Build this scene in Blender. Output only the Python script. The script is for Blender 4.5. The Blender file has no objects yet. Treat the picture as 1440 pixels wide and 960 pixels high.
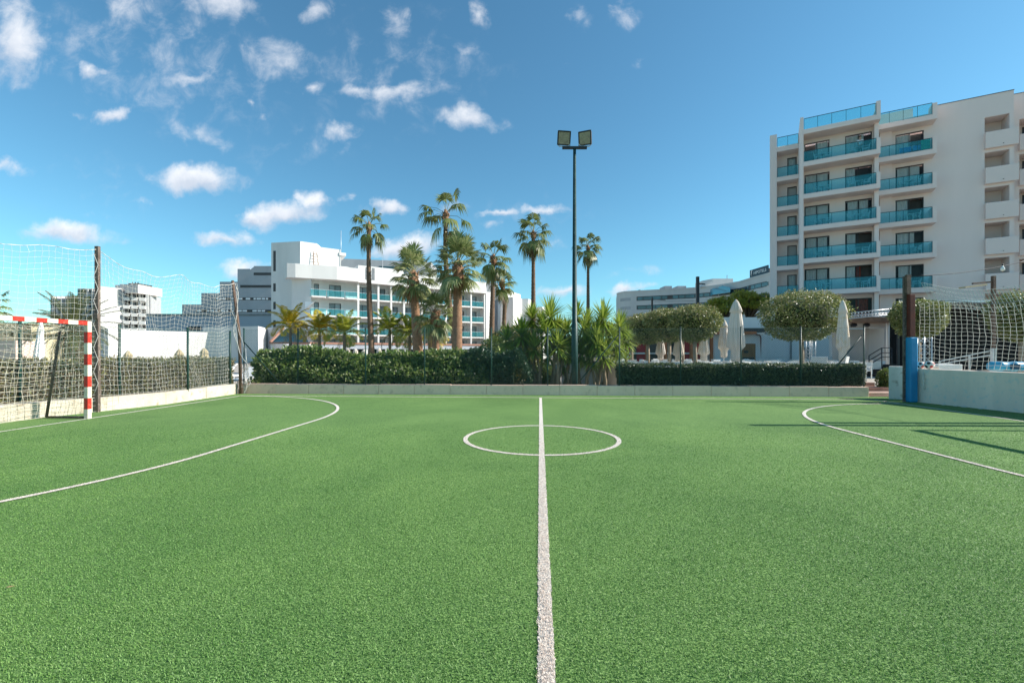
import bpy, math, random
import numpy as np
from mathutils import Vector, Matrix

R = math.radians
scene = bpy.context.scene
COL = scene.collection
rng = np.random.default_rng(7)
random.seed(7)

# ---------------------------------------------------------------- camera model
F, CX, HY, CH = 635.0, 720.0, 495.0, 1.42      # focal px, centre x, horizon y, camera height


def W(px, py, D):
    return Vector(((px - CX) / F * D, D, CH + (HY - py) / F * D))


def gx(px, D):
    return (px - CX) / F * D


# ---------------------------------------------------------------- materials
MATS = {}


def mat(name, col, rough=.7, col2=None, scale=3.0, detail=6, bump=0.0, bscale=None, spec=.4,
        metal=0.0, contrast=(.35, .65), streak=False, dirt=None):
    m = bpy.data.materials.new(name)
    m.use_nodes = True
    nt = m.node_tree
    b = nt.nodes['Principled BSDF']
    b.inputs['Roughness'].default_value = rough
    b.inputs['Metallic'].default_value = metal
    b.inputs['Specular IOR Level'].default_value = spec
    c2 = col2 if col2 else tuple(x * .82 for x in col)
    tc = nt.nodes.new('ShaderNodeTexCoord')
    n = nt.nodes.new('ShaderNodeTexNoise')
    n.inputs['Scale'].default_value = scale
    n.inputs['Detail'].default_value = detail
    n.inputs['Roughness'].default_value = .6
    src = tc.outputs['Object']
    if streak:
        mp = nt.nodes.new('ShaderNodeMapping')
        mp.inputs['Scale'].default_value = (1, 1, .16)
        nt.links.new(src, mp.inputs['Vector'])
        src = mp.outputs['Vector']
    nt.links.new(src, n.inputs['Vector'])
    r = nt.nodes.new('ShaderNodeValToRGB')
    r.color_ramp.elements[0].position = contrast[0]
    r.color_ramp.elements[1].position = contrast[1]
    r.color_ramp.elements[0].color = (*c2, 1)
    r.color_ramp.elements[1].color = (*col, 1)
    nt.links.new(n.outputs['Fac'], r.inputs['Fac'])
    out = r.outputs['Color']
    if dirt:
        n3 = nt.nodes.new('ShaderNodeTexNoise')
        n3.inputs['Scale'].default_value = scale * 4.3
        n3.inputs['Detail'].default_value = 8
        nt.links.new(tc.outputs['Object'], n3.inputs['Vector'])
        rr = nt.nodes.new('ShaderNodeValToRGB')
        rr.color_ramp.elements[0].position = .56
        rr.color_ramp.elements[1].position = .74
        nt.links.new(n3.outputs['Fac'], rr.inputs['Fac'])
        mx = nt.nodes.new('ShaderNodeMix')
        mx.data_type = 'RGBA'
        mx.inputs[7].default_value = (*dirt, 1)
        nt.links.new(rr.outputs['Color'], mx.inputs[0])
        nt.links.new(out, mx.inputs[6])
        out = mx.outputs[2]
    nt.links.new(out, b.inputs['Base Color'])
    if bump:
        n2 = nt.nodes.new('ShaderNodeTexNoise')
        n2.inputs['Scale'].default_value = bscale or scale * 8
        n2.inputs['Detail'].default_value = 4
        nt.links.new(tc.outputs['Object'], n2.inputs['Vector'])
        bp = nt.nodes.new('ShaderNodeBump')
        bp.inputs['Strength'].default_value = bump
        bp.inputs['Distance'].default_value = .02
        nt.links.new(n2.outputs['Fac'], bp.inputs['Height'])
        nt.links.new(bp.outputs['Normal'], b.inputs['Normal'])
    MATS[name] = m
    return m


def leafmat(name, cols, rough=.42, trans=.35, spec=.5):
    m = bpy.data.materials.new(name)
    m.use_nodes = True
    nt = m.node_tree
    b = nt.nodes['Principled BSDF']
    b.inputs['Roughness'].default_value = rough
    b.inputs['Specular IOR Level'].default_value = spec
    g = nt.nodes.new('ShaderNodeNewGeometry')
    r = nt.nodes.new('ShaderNodeValToRGB')
    k = len(cols)
    while len(r.color_ramp.elements) < k:
        r.color_ramp.elements.new(.5)
    for i, c in enumerate(cols):
        r.color_ramp.elements[i].position = i / max(1, k - 1)
        r.color_ramp.elements[i].color = (*c, 1)
    nt.links.new(g.outputs['Random Per Island'], r.inputs['Fac'])
    nt.links.new(r.outputs['Color'], b.inputs['Base Color'])
    t = nt.nodes.new('ShaderNodeBsdfTranslucent')
    nt.links.new(r.outputs['Color'], t.inputs['Color'])
    mx = nt.nodes.new('ShaderNodeMixShader')
    mx.inputs[0].default_value = trans
    nt.links.new(b.outputs[0], mx.inputs[1])
    nt.links.new(t.outputs[0], mx.inputs[2])
    nt.links.new(mx.outputs[0], nt.nodes['Material Output'].inputs['Surface'])
    MATS[name] = m
    return m


def glassmat(name, tcol, dcol, tfac, gloss=.15, rough=.03):
    """thin glass: tinted see-through + tinted body + mirror sheen (fresnel)"""
    m = bpy.data.materials.new(name)
    m.use_nodes = True
    nt = m.node_tree
    b = nt.nodes['Principled BSDF']
    b.inputs['Base Color'].default_value = (*dcol, 1)
    b.inputs['Roughness'].default_value = rough
    b.inputs['Specular IOR Level'].default_value = 1.0
    t = nt.nodes.new('ShaderNodeBsdfTransparent')
    t.inputs['Color'].default_value = (*tcol, 1)
    fr = nt.nodes.new('ShaderNodeFresnel')
    fr.inputs['IOR'].default_value = 1.5
    ma = nt.nodes.new('ShaderNodeMath')
    ma.operation = 'MULTIPLY_ADD'
    ma.inputs[1].default_value = .8
    ma.inputs[2].default_value = 1 - tfac
    nt.links.new(fr.outputs[0], ma.inputs[0])
    ma.use_clamp = True
    mx = nt.nodes.new('ShaderNodeMixShader')
    nt.links.new(ma.outputs[0], mx.inputs[0])
    nt.links.new(t.outputs[0], mx.inputs[1])
    nt.links.new(b.outputs[0], mx.inputs[2])
    nt.links.new(mx.outputs[0], nt.nodes['Material Output'].inputs['Surface'])
    MATS[name] = m
    return m


mat('white_stucco', (.70, .685, .665), .85, (.62, .61, .59), .35, bump=.25, bscale=14, streak=True)
mat('matte_white', (.54, .53, .515), .9, (.47, .46, .45), .5, bump=.2, streak=True)
mat('pale_render', (.58, .56, .54), .85, (.52, .50, .485), .2, bump=.15, streak=True)
mat('beige_stucco', (.87, .72, .67), .85, (.81, .67, .62), .3, bump=.25, bscale=12, streak=True)
mat('grey_stucco', (.42, .42, .43), .85, (.36, .36, .37), .3, bump=.2, bscale=12, streak=True)
mat('pink_grey_stucco', (.66, .58, .55), .85, (.60, .54, .52), .3, bump=.2, streak=True)
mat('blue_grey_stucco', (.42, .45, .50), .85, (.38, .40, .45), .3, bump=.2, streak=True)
mat('cream_block', (.62, .56, .46), .9, (.48, .42, .33), 1.6, bump=.6, bscale=30, dirt=(.34, .27, .19))
mat('grey_block', (.90, .62, .48), .9, (.82, .56, .43), 1.4, bump=.6, bscale=30, dirt=(.66, .45, .34))
mat('grey_green_paint', (.92, .72, .60), .8, (.76, .62, .52), 2.0, bump=.5, bscale=25, streak=True,
    dirt=(.60, .60, .55))
mat('white_wall_paint', (.74, .72, .67), .85, (.55, .53, .48), 2.0, bump=.4, bscale=25, streak=True, dirt=(.40, .36, .30))
mat('rust_metal', (.16, .10, .07), .85, (.07, .045, .035), 9, bump=.6, dirt=(.30, .22, .17))
mat('weathered_post', (.17, .13, .11), .9, (.09, .065, .055), 7, bump=.7, dirt=(.40, .33, .27))
mat('oxide_red', (.16, .030, .016), .6, (.10, .022, .014), 5, bump=.3)
mat('pad_blue', (.015, .25, .50), .45, (.012, .20, .42), 2, bump=.25, bscale=9)
mat('dark_green_metal', (.012, .055, .045), .45, (.008, .035, .03), 6, bump=.15)
mat('pole_green', (.006, .030, .030), .5, (.012, .055, .052), 5, bump=.2, dirt=(.06, .11, .10))
mat('goal_red', (.55, .035, .022), .45, (.42, .03, .02), 6, bump=.2, dirt=(.55, .16, .10))
mat('goal_cream', (.78, .73, .62), .5, (.66, .60, .48), 6, bump=.2, dirt=(.42, .30, .20))
mat('net_white', (.74, .72, .67), .9, (.60, .57, .50), 20)
mat('net_cream', (.76, .69, .55), .9, (.62, .55, .42), 20)
mat('net_grey', (.58, .57, .54), .9, (.46, .45, .42), 20)
mat('wire_green', (.10, .16, .14), .6, (.16, .21, .19), 30)
mat('dark_metal', (.03, .032, .035), .5, (.02, .02, .022), 6)
mat('grey_metal', (.22, .23, .24), .45, (.14, .15, .16), 6, metal=.3)
mat('light_metal', (.62, .63, .64), .4, (.50, .51, .52), 6, metal=.4)
mat('white_plastic', (.80, .79, .76), .4, (.72, .71, .68), 8)
mat('frame_dark', (.055, .05, .05), .4, (.04, .037, .037), 6)
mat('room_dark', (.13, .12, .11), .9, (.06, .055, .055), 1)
mat('curtain', (.93, .90, .87), .9, (.82, .79, .76), 6)
mat('curtain_red', (.38, .09, .06), .9, (.26, .06, .045), 6)
mat('wood_brown', (.30, .15, .06), .6, (.20, .095, .04), 6, streak=True)
mat('wood_fascia', (.26, .14, .08), .7, (.17, .09, .05), 5)
mat('orange_beam', (.52, .17, .06), .6, (.40, .13, .05), 4)
mat('red_wall', (.50, .035, .045), .7, (.40, .03, .04), 1.5, bump=.2)
mat('terracotta', (.42, .22, .16), .85, (.30, .15, .11), 4, bump=.6, bscale=12)
mat('brick_paving', (.45, .30, .24), .9, (.33, .22, .18), 4, bump=.5)
mat('terrace_tile', (.42, .38, .33), .8, (.34, .30, .26), 1.2, bump=.2)
mat('soil', (.17, .12, .08), 1, (.11, .08, .055), 3, bump=1)
mat('dry_ground', (.30, .26, .20), 1, (.22, .20, .14), .6, bump=.6)
mat('parasol_cloth', (.74, .66, .58), .9, (.62, .54, .46), 2.2, streak=True, bump=.3)
mat('parasol_stained', (.74, .66, .58), .9, (.66, .50, .30), 4.5, contrast=(.28, .52), bump=.3)
mat('tablecloth', (.80, .77, .72), .9, (.70, .66, .6), 3)
mat('sign_blue', (.008, .030, .055), .35, (.006, .024, .045), 2)
mat('sign_white', (.85, .86, .86), .5, (.8, .8, .8), 2)
mat('ribbon_glass', (.02, .045, .05), .06, (.05, .12, .14), .25, spec=1.0, contrast=(.3, .5))
mat('skylight', (.05, .30, .42), .12, (.04, .2, .32), .4, spec=1.0)
mat('black_cloth', (.012, .012, .013), .95, (.02, .02, .02), 2)
mat('trunk_brown', (.20, .125, .08), .95, (.11, .07, .045), 6, bump=1, dirt=(.30, .22, .15))
mat('trunk_red', (.34, .19, .11), .95, (.21, .11, .065), 8, bump=1, dirt=(.40, .28, .17))
mat('trunk_grey', (.24, .20, .16), .95, (.15, .12, .095), 7, bump=1, dirt=(.36, .31, .25))
mat('yucca_bark', (.36, .29, .20), .95, (.22, .17, .115), 9, bump=1, dirt=(.15, .10, .07))
mat('topiary_bark', (.40, .32, .24), .95, (.28, .22, .16), 9, bump=1)
mat('ball_white', (.78, .76, .72), .5, (.70, .68, .64), 9)
mat('ball_red', (.45, .05, .05), .5)
mat('ball_black', (.03, .03, .03), .5)
mat('towel_blue', (.03, .18, .55), .9, (.10, .32, .62), 3)
mat('towel_green', (.03, .42, .26), .9, (.02, .33, .2), 3)
mat('skin', (.55, .30, .22), .6)
mat('shirt_white', (.80, .80, .82), .9)
mat('trousers_dark', (.03, .035, .05), .9)
mat('hair_dark', (.12, .05, .03), .8)
mat('floodlight_lens', (.26, .24, .16), .12, (.14, .13, .09), 9, spec=1.0)
mat('tan_stucco', (.60, .52, .34), .9, (.52, .44, .28), .8)
mat('pink_stucco', (.66, .50, .42), .9, (.6, .45, .38), .8)
mat('straw', (.50, .42, .27), .95, (.36, .29, .18), 5, bump=1)
mat('green_shrub', (.10, .16, .03), .9)
mat('white_line', (.80, .74, .66), .95, (.68, .60, .53), 60, detail=3, bump=.8, bscale=240)
mat('blue_barrel', (.02, .25, .42), .4, (.02, .27, .47), 3)
mat('blue_barrel_dark', (.01, .05, .10), .5)

glassmat('rail_glass', (.74, .94, .98), (.10, .72, .84), .89)  # teal glass; body colour brightened to stand in for reflected sky
glassmat('rail_glass_pale', (.74, .94, .96), (.12, .62, .66), .90)
glassmat('door_glass', (.95, .98, .99), (.02, .03, .035), .97)

leafmat('hedge_leaf', [(.06, .12, .022), (.12, .20, .04), (.23, .30, .07), (.15, .22, .05), (.44, .46, .26)], rough=.38, trans=.45, spec=.8)  # palest tone: leaf undersides, also standing in for glints
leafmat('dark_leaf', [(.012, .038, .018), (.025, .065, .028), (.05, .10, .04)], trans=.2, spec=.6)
leafmat('low_hedge_leaf', [(.022, .038, .014), (.045, .07, .022), (.08, .11, .032), (.22, .25, .13)], rough=.36, trans=.3, spec=.9)
leafmat('dry_leaf', [(.13, .10, .05), (.22, .17, .085), (.30, .25, .11), (.14, .15, .045), (.22, .21, .06), (.09, .065, .04)], trans=.2)
leafmat('palm_leaf', [(.07, .11, .03), (.13, .18, .045), (.23, .25, .08), (.17, .19, .06)], rough=.4, trans=.3, spec=.6)
leafmat('palm_leaf_grey', [(.10, .15, .05), (.20, .25, .09), (.31, .34, .14), (.42, .42, .22)], rough=.4, trans=.3, spec=.6)
leafmat('palm_dead', [(.24, .17, .08), (.34, .25, .12), (.18, .12, .06)], trans=.25)
leafmat('queen_leaf', [(.40, .36, .03), (.54, .42, .04), (.58, .38, .03), (.28, .36, .05)], trans=.4)
leafmat('queen_leaf_green', [(.26, .34, .04), (.46, .42, .05), (.20, .28, .04)], trans=.4)
leafmat('date_leaf', [(.055, .08, .03), (.10, .12, .04), (.16, .15, .05)], trans=.3)
leafmat('yucca_leaf', [(.16, .24, .03), (.28, .38, .05), (.44, .50, .10), (.10, .16, .03)], rough=.35, trans=.35, spec=.7)
leafmat('yucca_dead', [(.30, .22, .11), (.22, .15, .08)], trans=.2)
leafmat('topiary_leaf', [(.07, .10, .025), (.12, .16, .035), (.21, .24, .06), (.36, .36, .16), (.15, .18, .05)], trans=.3, spec=.6)
leafmat('topiary_bloom', [(.34, .28, .14), (.42, .33, .18), (.22, .22, .08)], trans=.3)
leafmat('pine_leaf', [(.24, .26, .035), (.38, .37, .05), (.50, .43, .05), (.24, .24, .04)], trans=.3)
leafmat('bush_leaf', [(.07, .12, .025), (.14, .19, .04), (.20, .24, .06)], trans=.35)
leafmat('olive_bush_leaf', [(.20, .17, .03), (.28, .23, .04), (.14, .16, .03)], trans=.35)


# ---------------------------------------------------------------- mesh builder
class MB:
    def __init__(s):
        s.v, s.f, s.m = [], [], []
        s.mi = 0
        s.smooth = []
        s.sm = False

    def add(s, vs, fs):
        o = len(s.v)
        s.v += [tuple(p) for p in vs]
        s.f += [tuple(i + o for i in f) for f in fs]
        s.m += [s.mi] * len(fs)
        s.smooth += [s.sm] * len(fs)

    def box(s, x0, x1, y0, y1, z0, z1, M=None):
        vs = [Vector((x, y, z)) for x in (x0, x1) for y in (y0, y1) for z in (z0, z1)]
        if M is not None:
            vs = [M @ p for p in vs]
        s.add(vs, [(0, 1, 3, 2), (4, 6, 7, 5), (0, 4, 5, 1), (2, 3, 7, 6), (0, 2, 6, 4), (1, 5, 7, 3)])

    def cyl(s, p0, p1, r0, r1=None, n=12, cap=True):
        r1 = r0 if r1 is None else r1
        s.tube([p0, p1], [r0, r1], n, cap)

    def tube(s, pts, rs, n=12, cap=True):
        pts = [Vector(p) for p in pts]
        if not isinstance(rs, (list, tuple)):
            rs = [rs] * len(pts)
        vs, fs = [], []
        up = None
        for i, p in enumerate(pts):
            d = (pts[min(i + 1, len(pts) - 1)] - pts[max(i - 1, 0)]).normalized()
            if up is None:
                up = Vector((1, 0, 0)) if abs(d.z) > .8 else Vector((0, 0, 1))
            a = d.cross(up).normalized()
            b = d.cross(a).normalized()
            for k in range(n):
                t = 2 * math.pi * k / n
                vs.append(p + (a * math.cos(t) + b * math.sin(t)) * rs[i])
        for i in range(len(pts) - 1):
            for k in range(n):
                k2 = (k + 1) % n
                fs.append((i * n + k, i * n + k2, (i + 1) * n + k2, (i + 1) * n + k))
        if cap:
            fs.append(tuple(range(n - 1, -1, -1)))
            fs.append(tuple((len(pts) - 1) * n + k for k in range(n)))
        sm = s.sm
        s.sm = True
        s.add(vs, fs)
        s.sm = sm

    def beam(s, p0, p1, w, h):
        p0, p1 = Vector(p0), Vector(p1)
        d = (p1 - p0).normalized()
        a = d.cross(Vector((0, 0, 1)))
        a = Vector((1, 0, 0)) if a.length < 1e-3 else a.normalized()
        b = a.cross(d).normalized()
        vs = [p + a * x * w / 2 + b * y * h / 2 for p in (p0, p1) for x, y in ((-1, -1), (1, -1), (1, 1), (-1, 1))]
        s.add(vs, [(3, 2, 1, 0), (4, 5, 6, 7), (0, 1, 5, 4), (1, 2, 6, 5), (2, 3, 7, 6), (3, 0, 4, 7)])

    def prism(s, poly, z0, z1):
        n = len(poly)
        vs = [(x, y, z0) for x, y in poly] + [(x, y, z1) for x, y in poly]
        fs = [tuple(range(n - 1, -1, -1)), tuple(range(n, 2 * n))]
        fs += [(i, (i + 1) % n, n + (i + 1) % n, n + i) for i in range(n)]
        s.add(vs, fs)

    def lathe(s, prof, n=16, c=(0, 0, 0), fold=0.0, nf=8):
        c = Vector(c)
        vs, fs = [], []
        for r, z in prof:
            for k in range(n):
                t = 2 * math.pi * k / n
                rr = r * (1 + fold * math.cos(nf * t))
                vs.append(c + Vector((rr * math.cos(t), rr * math.sin(t), z)))
        for i in range(len(prof) - 1):
            for k in range(n):
                k2 = (k + 1) % n
                fs.append((i * n + k, i * n + k2, (i + 1) * n + k2, (i + 1) * n + k))
        fs.append(tuple(range(n - 1, -1, -1)))
        fs.append(tuple((len(prof) - 1) * n + k for k in range(n)))
        sm = s.sm
        s.sm = True
        s.add(vs, fs)
        s.sm = sm

    def build(s, name, mats, parent=None, world=False, bevel=0.0):
        return link_mesh(name, np.array(s.v, dtype=np.float64), s.f, mats, parent, world, s.m, s.smooth, bevel)


def link_mesh(name, V, faces, mats, parent=None, world=False, mi=None, smooth=None, bevel=0.0):
    if not isinstance(mats, (list, tuple)):
        mats = [mats]
    me = bpy.data.meshes.new(name)
    off = Vector((0, 0, 0))
    if parent is None:
        lo, hi = V.min(0), V.max(0)
        off = Vector(((lo[0] + hi[0]) / 2, (lo[1] + hi[1]) / 2, lo[2]))
    elif world:
        off = parent_world(parent)
    V = V - np.array(off)
    if isinstance(faces, np.ndarray):
        nf, k = faces.shape
        me.vertices.add(len(V))
        me.vertices.foreach_set('co', V.astype(np.float32).ravel())
        me.loops.add(nf * k)
        me.loops.foreach_set('vertex_index', faces.astype(np.int32).ravel())
        me.polygons.add(nf)
        me.polygons.foreach_set('loop_start', np.arange(0, nf * k, k, dtype=np.int32))
        try:
            me.polygons.foreach_set('loop_total', np.full(nf, k, dtype=np.int32))
        except Exception:
            pass
        me.update(calc_edges=True)
    else:
        me.from_pydata([tuple(p) for p in V], [], faces)
        me.update()
    for m in mats:
        me.materials.append(MATS[m])
    if mi is not None and len(mats) > 1:
        me.polygons.foreach_set('material_index', np.array(mi, dtype=np.int32))
    if smooth is not None:
        me.polygons.foreach_set('use_smooth', np.array(smooth, dtype=bool))
    o = bpy.data.objects.new(name, me)
    COL.objects.link(o)
    if parent is None:
        o.location = off
    else:
        o.parent = parent
    if bevel:
        b = o.modifiers.new('bevel', 'BEVEL')
        b.width = bevel
        b.segments = 2
        b.limit_method = 'ANGLE'
    return o


def parent_world(p):
    v = Vector((0, 0, 0))
    while p is not None:
        v = v + p.location
        p = p.parent
    return v


def tag(o, label, cat=None, group=None, kind=None):
    if label:
        o['label'] = label
    if cat:
        o['category'] = cat
    if group:
        o['group'] = group
    if kind:
        o['kind'] = kind
    return o


def thing(name, label, cat, loc=(0, 0, 0), rz=0.0, group=None):
    o = bpy.data.objects.new(name, None)
    o.empty_display_size = .2
    COL.objects.link(o)
    o.location = loc
    o.rotation_euler = (0, 0, rz)
    return tag(o, label, cat, group)


KIDS = {}


def copy_tree(o, parent=None):
    c = o.copy()
    COL.objects.link(c)
    if parent is not None:
        c.parent = parent
    for ch in [x for x in COL.objects if x.parent == o]:
        copy_tree(ch, c)
    return c


def struct(name, mb, mats):
    o = mb.build(name, mats)
    o['kind'] = 'structure'
    return o


# ---- numpy bits
def tubes(P0, P1, r, n=3):
    """separate thin prisms from P0 to P1"""
    P0, P1 = np.asarray(P0, float), np.asarray(P1, float)
    d = P1 - P0
    d /= np.linalg.norm(d, axis=1, keepdims=True) + 1e-9
    up = np.tile([0.13, .2, .97], (len(d), 1))
    bad = np.abs((d * up).sum(1)) > .9
    up[bad] = [.9, .3, .1]
    a = np.cross(d, up)
    a /= np.linalg.norm(a, axis=1, keepdims=True)
    b = np.cross(d, a)
    V = np.zeros((len(d), 2 * n, 3))
    for k in range(n):
        t = 2 * math.pi * k / n
        o = (a * math.cos(t) + b * math.sin(t)) * r
        V[:, k] = P0 + o
        V[:, n + k] = P1 + o
    base = np.arange(len(d))[:, None] * 2 * n
    Fs = []
    for k in range(n):
        k2 = (k + 1) % n
        Fs.append(base + np.array([[k, k2, n + k2, n + k]]))
    return V.reshape(-1, 3), np.concatenate(Fs)


def net(name, fn, nu, nv, r, m, parent, jitter=.02, skip=None):
    """grid of cords; fn(u,v)->xyz with arrays"""
    u = np.linspace(0, 1, nu + 1)
    v = np.linspace(0, 1, nv + 1)
    U, Vv = np.meshgrid(u, v, indexing='ij')
    P = fn(U, Vv)
    P = P + rng.normal(0, jitter, P.shape)
    A = [P[:-1].reshape(-1, 3), P[:, :-1].reshape(-1, 3)]
    B = [P[1:].reshape(-1, 3), P[:, 1:].reshape(-1, 3)]
    A, B = np.concatenate(A), np.concatenate(B)
    V, Fc = tubes(A, B, r)
    return link_mesh(name, V, Fc, m, parent, world=True)


def leaves(P, size, aspect=.5, up=None, upw=0.0, fold=True):
    """leaf-shaped faces (one island each) at points P, random directions, biased to `up` dirs"""
    n = len(P)
    d = rng.normal(size=(n, 3))
    if up is not None:
        d = d + up * upw
    d /= np.linalg.norm(d, axis=1, keepdims=True)
    t = rng.normal(size=(n, 3))
    s = np.cross(d, t)
    s /= np.linalg.norm(s, axis=1, keepdims=True)
    nn = np.cross(s, d)
    L = size * rng.uniform(.6, 1.3, (n, 1))
    w = L * aspect * .5
    a = P
    b = P + d * L * .45 + s * w + nn * w * .3
    c = P + d * L
    e = P + d * L * .45 - s * w + nn * w * .3
    V = np.stack([a, b, c, e], 1).reshape(-1, 3)
    Fc = np.arange(n * 4).reshape(n, 4)
    return V, Fc


def vnoise(P, s, seed=0):
    """cheap smooth pseudo-noise in -1..1"""
    r = np.random.default_rng(seed)
    out = np.zeros(len(P))
    for i in range(5):
        k = r.normal(size=3) * s * (1 + .5 * i)
        out += np.sin(P @ k + r.uniform(0, 6.28))
    return out / 3.0


def merge(parts):
    Vs, Fs, o = [], [], 0
    for V, Fc in parts:
        Vs.append(V)
        Fs.append(Fc + o)
        o += len(V)
    return np.concatenate(Vs), np.concatenate(Fs)


# ---------------------------------------------------------------- camera, render, light, sky
cam = bpy.data.objects.new('camera', bpy.data.cameras.new('camera'))
COL.objects.link(cam)
cam.location = (0, 0, CH)
cam.rotation_euler = (R(90), 0, 0)
cam.data.sensor_width = 36
cam.data.lens = F / 1440 * 36
cam.data.shift_y = (HY - 480) / 1440
cam.data.clip_end = 3000
cam.data.clip_start = .05
scene.camera = cam
scene.render.resolution_x, scene.render.resolution_y = 1024, 682
scene.view_settings.view_transform = 'Standard'
scene.view_settings.look = 'None'
scene.view_settings.exposure = 0.75
scene.view_settings.gamma = 1
scene.cycles.max_bounces = 8
scene.cycles.transparent_max_bounces = 16

SUN_EL, SUN_AZ = R(32.5), R(1.0)      # sun stands over +X, a touch towards -Y
sd = Vector((math.cos(SUN_EL) * math.cos(SUN_AZ), -math.cos(SUN_EL) * math.sin(SUN_AZ), math.sin(SUN_EL)))
sl = bpy.data.lights.new('sun', 'SUN')
sl.energy = 4.9
sl.angle = R(.53)
sl.color = (1, .945, .86)
so = bpy.data.objects.new('sun', sl)
COL.objects.link(so)
so.rotation_euler = sd.to_track_quat('Z', 'Y').to_euler()
so.location = (20, 0, 20)

wd = bpy.data.worlds.new('World')
scene.world = wd
wd.use_nodes = True
nt = wd.node_tree
bg = nt.nodes['Background']
sky = nt.nodes.new('ShaderNodeTexSky')
sky.sky_type = 'NISHITA'
sky.sun_disc = False
sky.sun_elevation = SUN_EL
sky.sun_rotation = R(91)
sky.air_density = 1.0
sky.dust_density = .3
sky.ozone_density = 2.0
bg.inputs['Strength'].default_value = .118
# clouds: soft patches placed by their direction in the sky, shaped by noise
def nd(t, **kw):
    x = nt.nodes.new(t)
    for k, v in kw.items():
        setattr(x, k, v)
    return x


def mth(op, a, b=None, c=None, clamp=False):
    x = nd('ShaderNodeMath', operation=op, use_clamp=clamp)
    for i, q in enumerate((a, b, c)):
        if q is None:
            continue
        if isinstance(q, (int, float)):
            x.inputs[i].default_value = q
        else:
            nt.links.new(q, x.inputs[i])
    return x.outputs[0]


tc = nd('ShaderNodeTexCoord')
sep = nd('ShaderNodeSeparateXYZ')
nt.links.new(tc.outputs['Generated'], sep.inputs[0])
yy = mth('MAXIMUM', sep.outputs['Y'], .08)
uu = mth('DIVIDE', sep.outputs['X'], yy)
vv = mth('DIVIDE', sep.outputs['Z'], yy)
uv = nd('ShaderNodeCombineXYZ')
nt.links.new(uu, uv.inputs[0])
nt.links.new(vv, uv.inputs[1])
warp = nd('ShaderNodeTexNoise')
warp.inputs['Scale'].default_value = 9
warp.inputs['Detail'].default_value = 5
warp.inputs['Roughness'].default_value = .62
nt.links.new(uv.outputs[0], warp.inputs['Vector'])
sub = nd('ShaderNodeVectorMath', operation='SUBTRACT')
nt.links.new(warp.outputs['Color'], sub.inputs[0])
sub.inputs[1].default_value = (.5, .5, .5)
mul = nd('ShaderNodeVectorMath', operation='MULTIPLY_ADD')
nt.links.new(sub.outputs[0], mul.inputs[0])
mul.inputs[1].default_value = (.13, .085, 0)
nt.links.new(uv.outputs[0], mul.inputs[2])
wuv = mul.outputs[0]
# px, py, half width, half height, tilt (deg, + = right end up), density
CL = [(272, 250, 74, 26, 2, 1.15), (398, 297, 74, 22, 8, 1.05), (350, 302, 26, 12, 0, .8), (440, 280, 30, 18, 0, .9),
      (95, 328, 85, 19, -3, 1.0), (20, 62, 66, 60, -18, .85), (10, 20, 50, 40, 0, .5), (10, 232, 45, 14, -8, .6),
      (180, 18, 42, 40, -25, .55), (315, 8, 60, 26, -10, .75), (350, 15, 40, 18, -35, .5), (392, 85, 62, 34, -8, .62),
      (135, 97, 26, 16, 5, .75), (178, 106, 34, 12, -10, .35), (160, 158, 26, 17, 0, .78), (112, 160, 26, 9, -15, .4),
      (262, 114, 48, 12, -3, .62), (285, 98, 20, 8, 0, .35), (285, 190, 60, 20, -18, .5), (260, 182, 30, 14, -30, .35),
      (440, 128, 18, 18, 0, .6), (345, 145, 12, 7, 0, .5), (372, 165, 14, 8, 0, .3), (315, 335, 50, 14, 0, .85),
      (345, 374, 50, 14, 12, .95), (452, 15, 34, 22, 10, .55), (560, 38, 32, 32, 0, .45), (575, 25, 16, 14, 0, .35),
      (683, 20, 24, 24, 0, .62), (655, 70, 38, 10, 0, .3), (500, 134, 34, 16, -5, .72), (560, 130, 54, 16, 12, .72),
      (655, 165, 70, 20, -12, .78), (475, 185, 32, 15, 8, .72), (815, 28, 26, 26, 0, .4), (880, 14, 30, 30, 30, .38),
      (700, 296, 42, 9, 2, .8), (765, 291, 45, 10, 3, .8), (690, 318, 22, 9, -5, .45), (548, 286, 26, 13, 3, .95),
      (490, 283, 18, 8, 0, .6), (575, 345, 55, 20, 10, 1.0), (600, 336, 24, 14, 0, .6), (790, 412, 50, 12, 0, .75),
      (885, 406, 40, 10, 5, .85), (900, 382, 60, 10, 5, .28), (640, 290, 40, 14, 8, .45), (140, 300, 44, 10, 0, .28),
      (200, 285, 30, 8, -20, .25), (790, 340, 60, 12, 0, .22), (480, 205, 30, 12, 30, .25), (800, 97, 20, 8, 40, .2),
      (900, 80, 24, 8, 30, .2), (510, 300, 40, 12, 0, .25), (740, 345, 60, 14, 0, .2),
      (230, 90, 260, 120, -15, .29), (560, 110, 190, 110, 5, .26), (150, 260, 150, 60, 0, .17), (720, 300, 160, 40, 5, .22), (420, 200, 120, 50, 10, .18)]
dens = None
vpos = None
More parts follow.
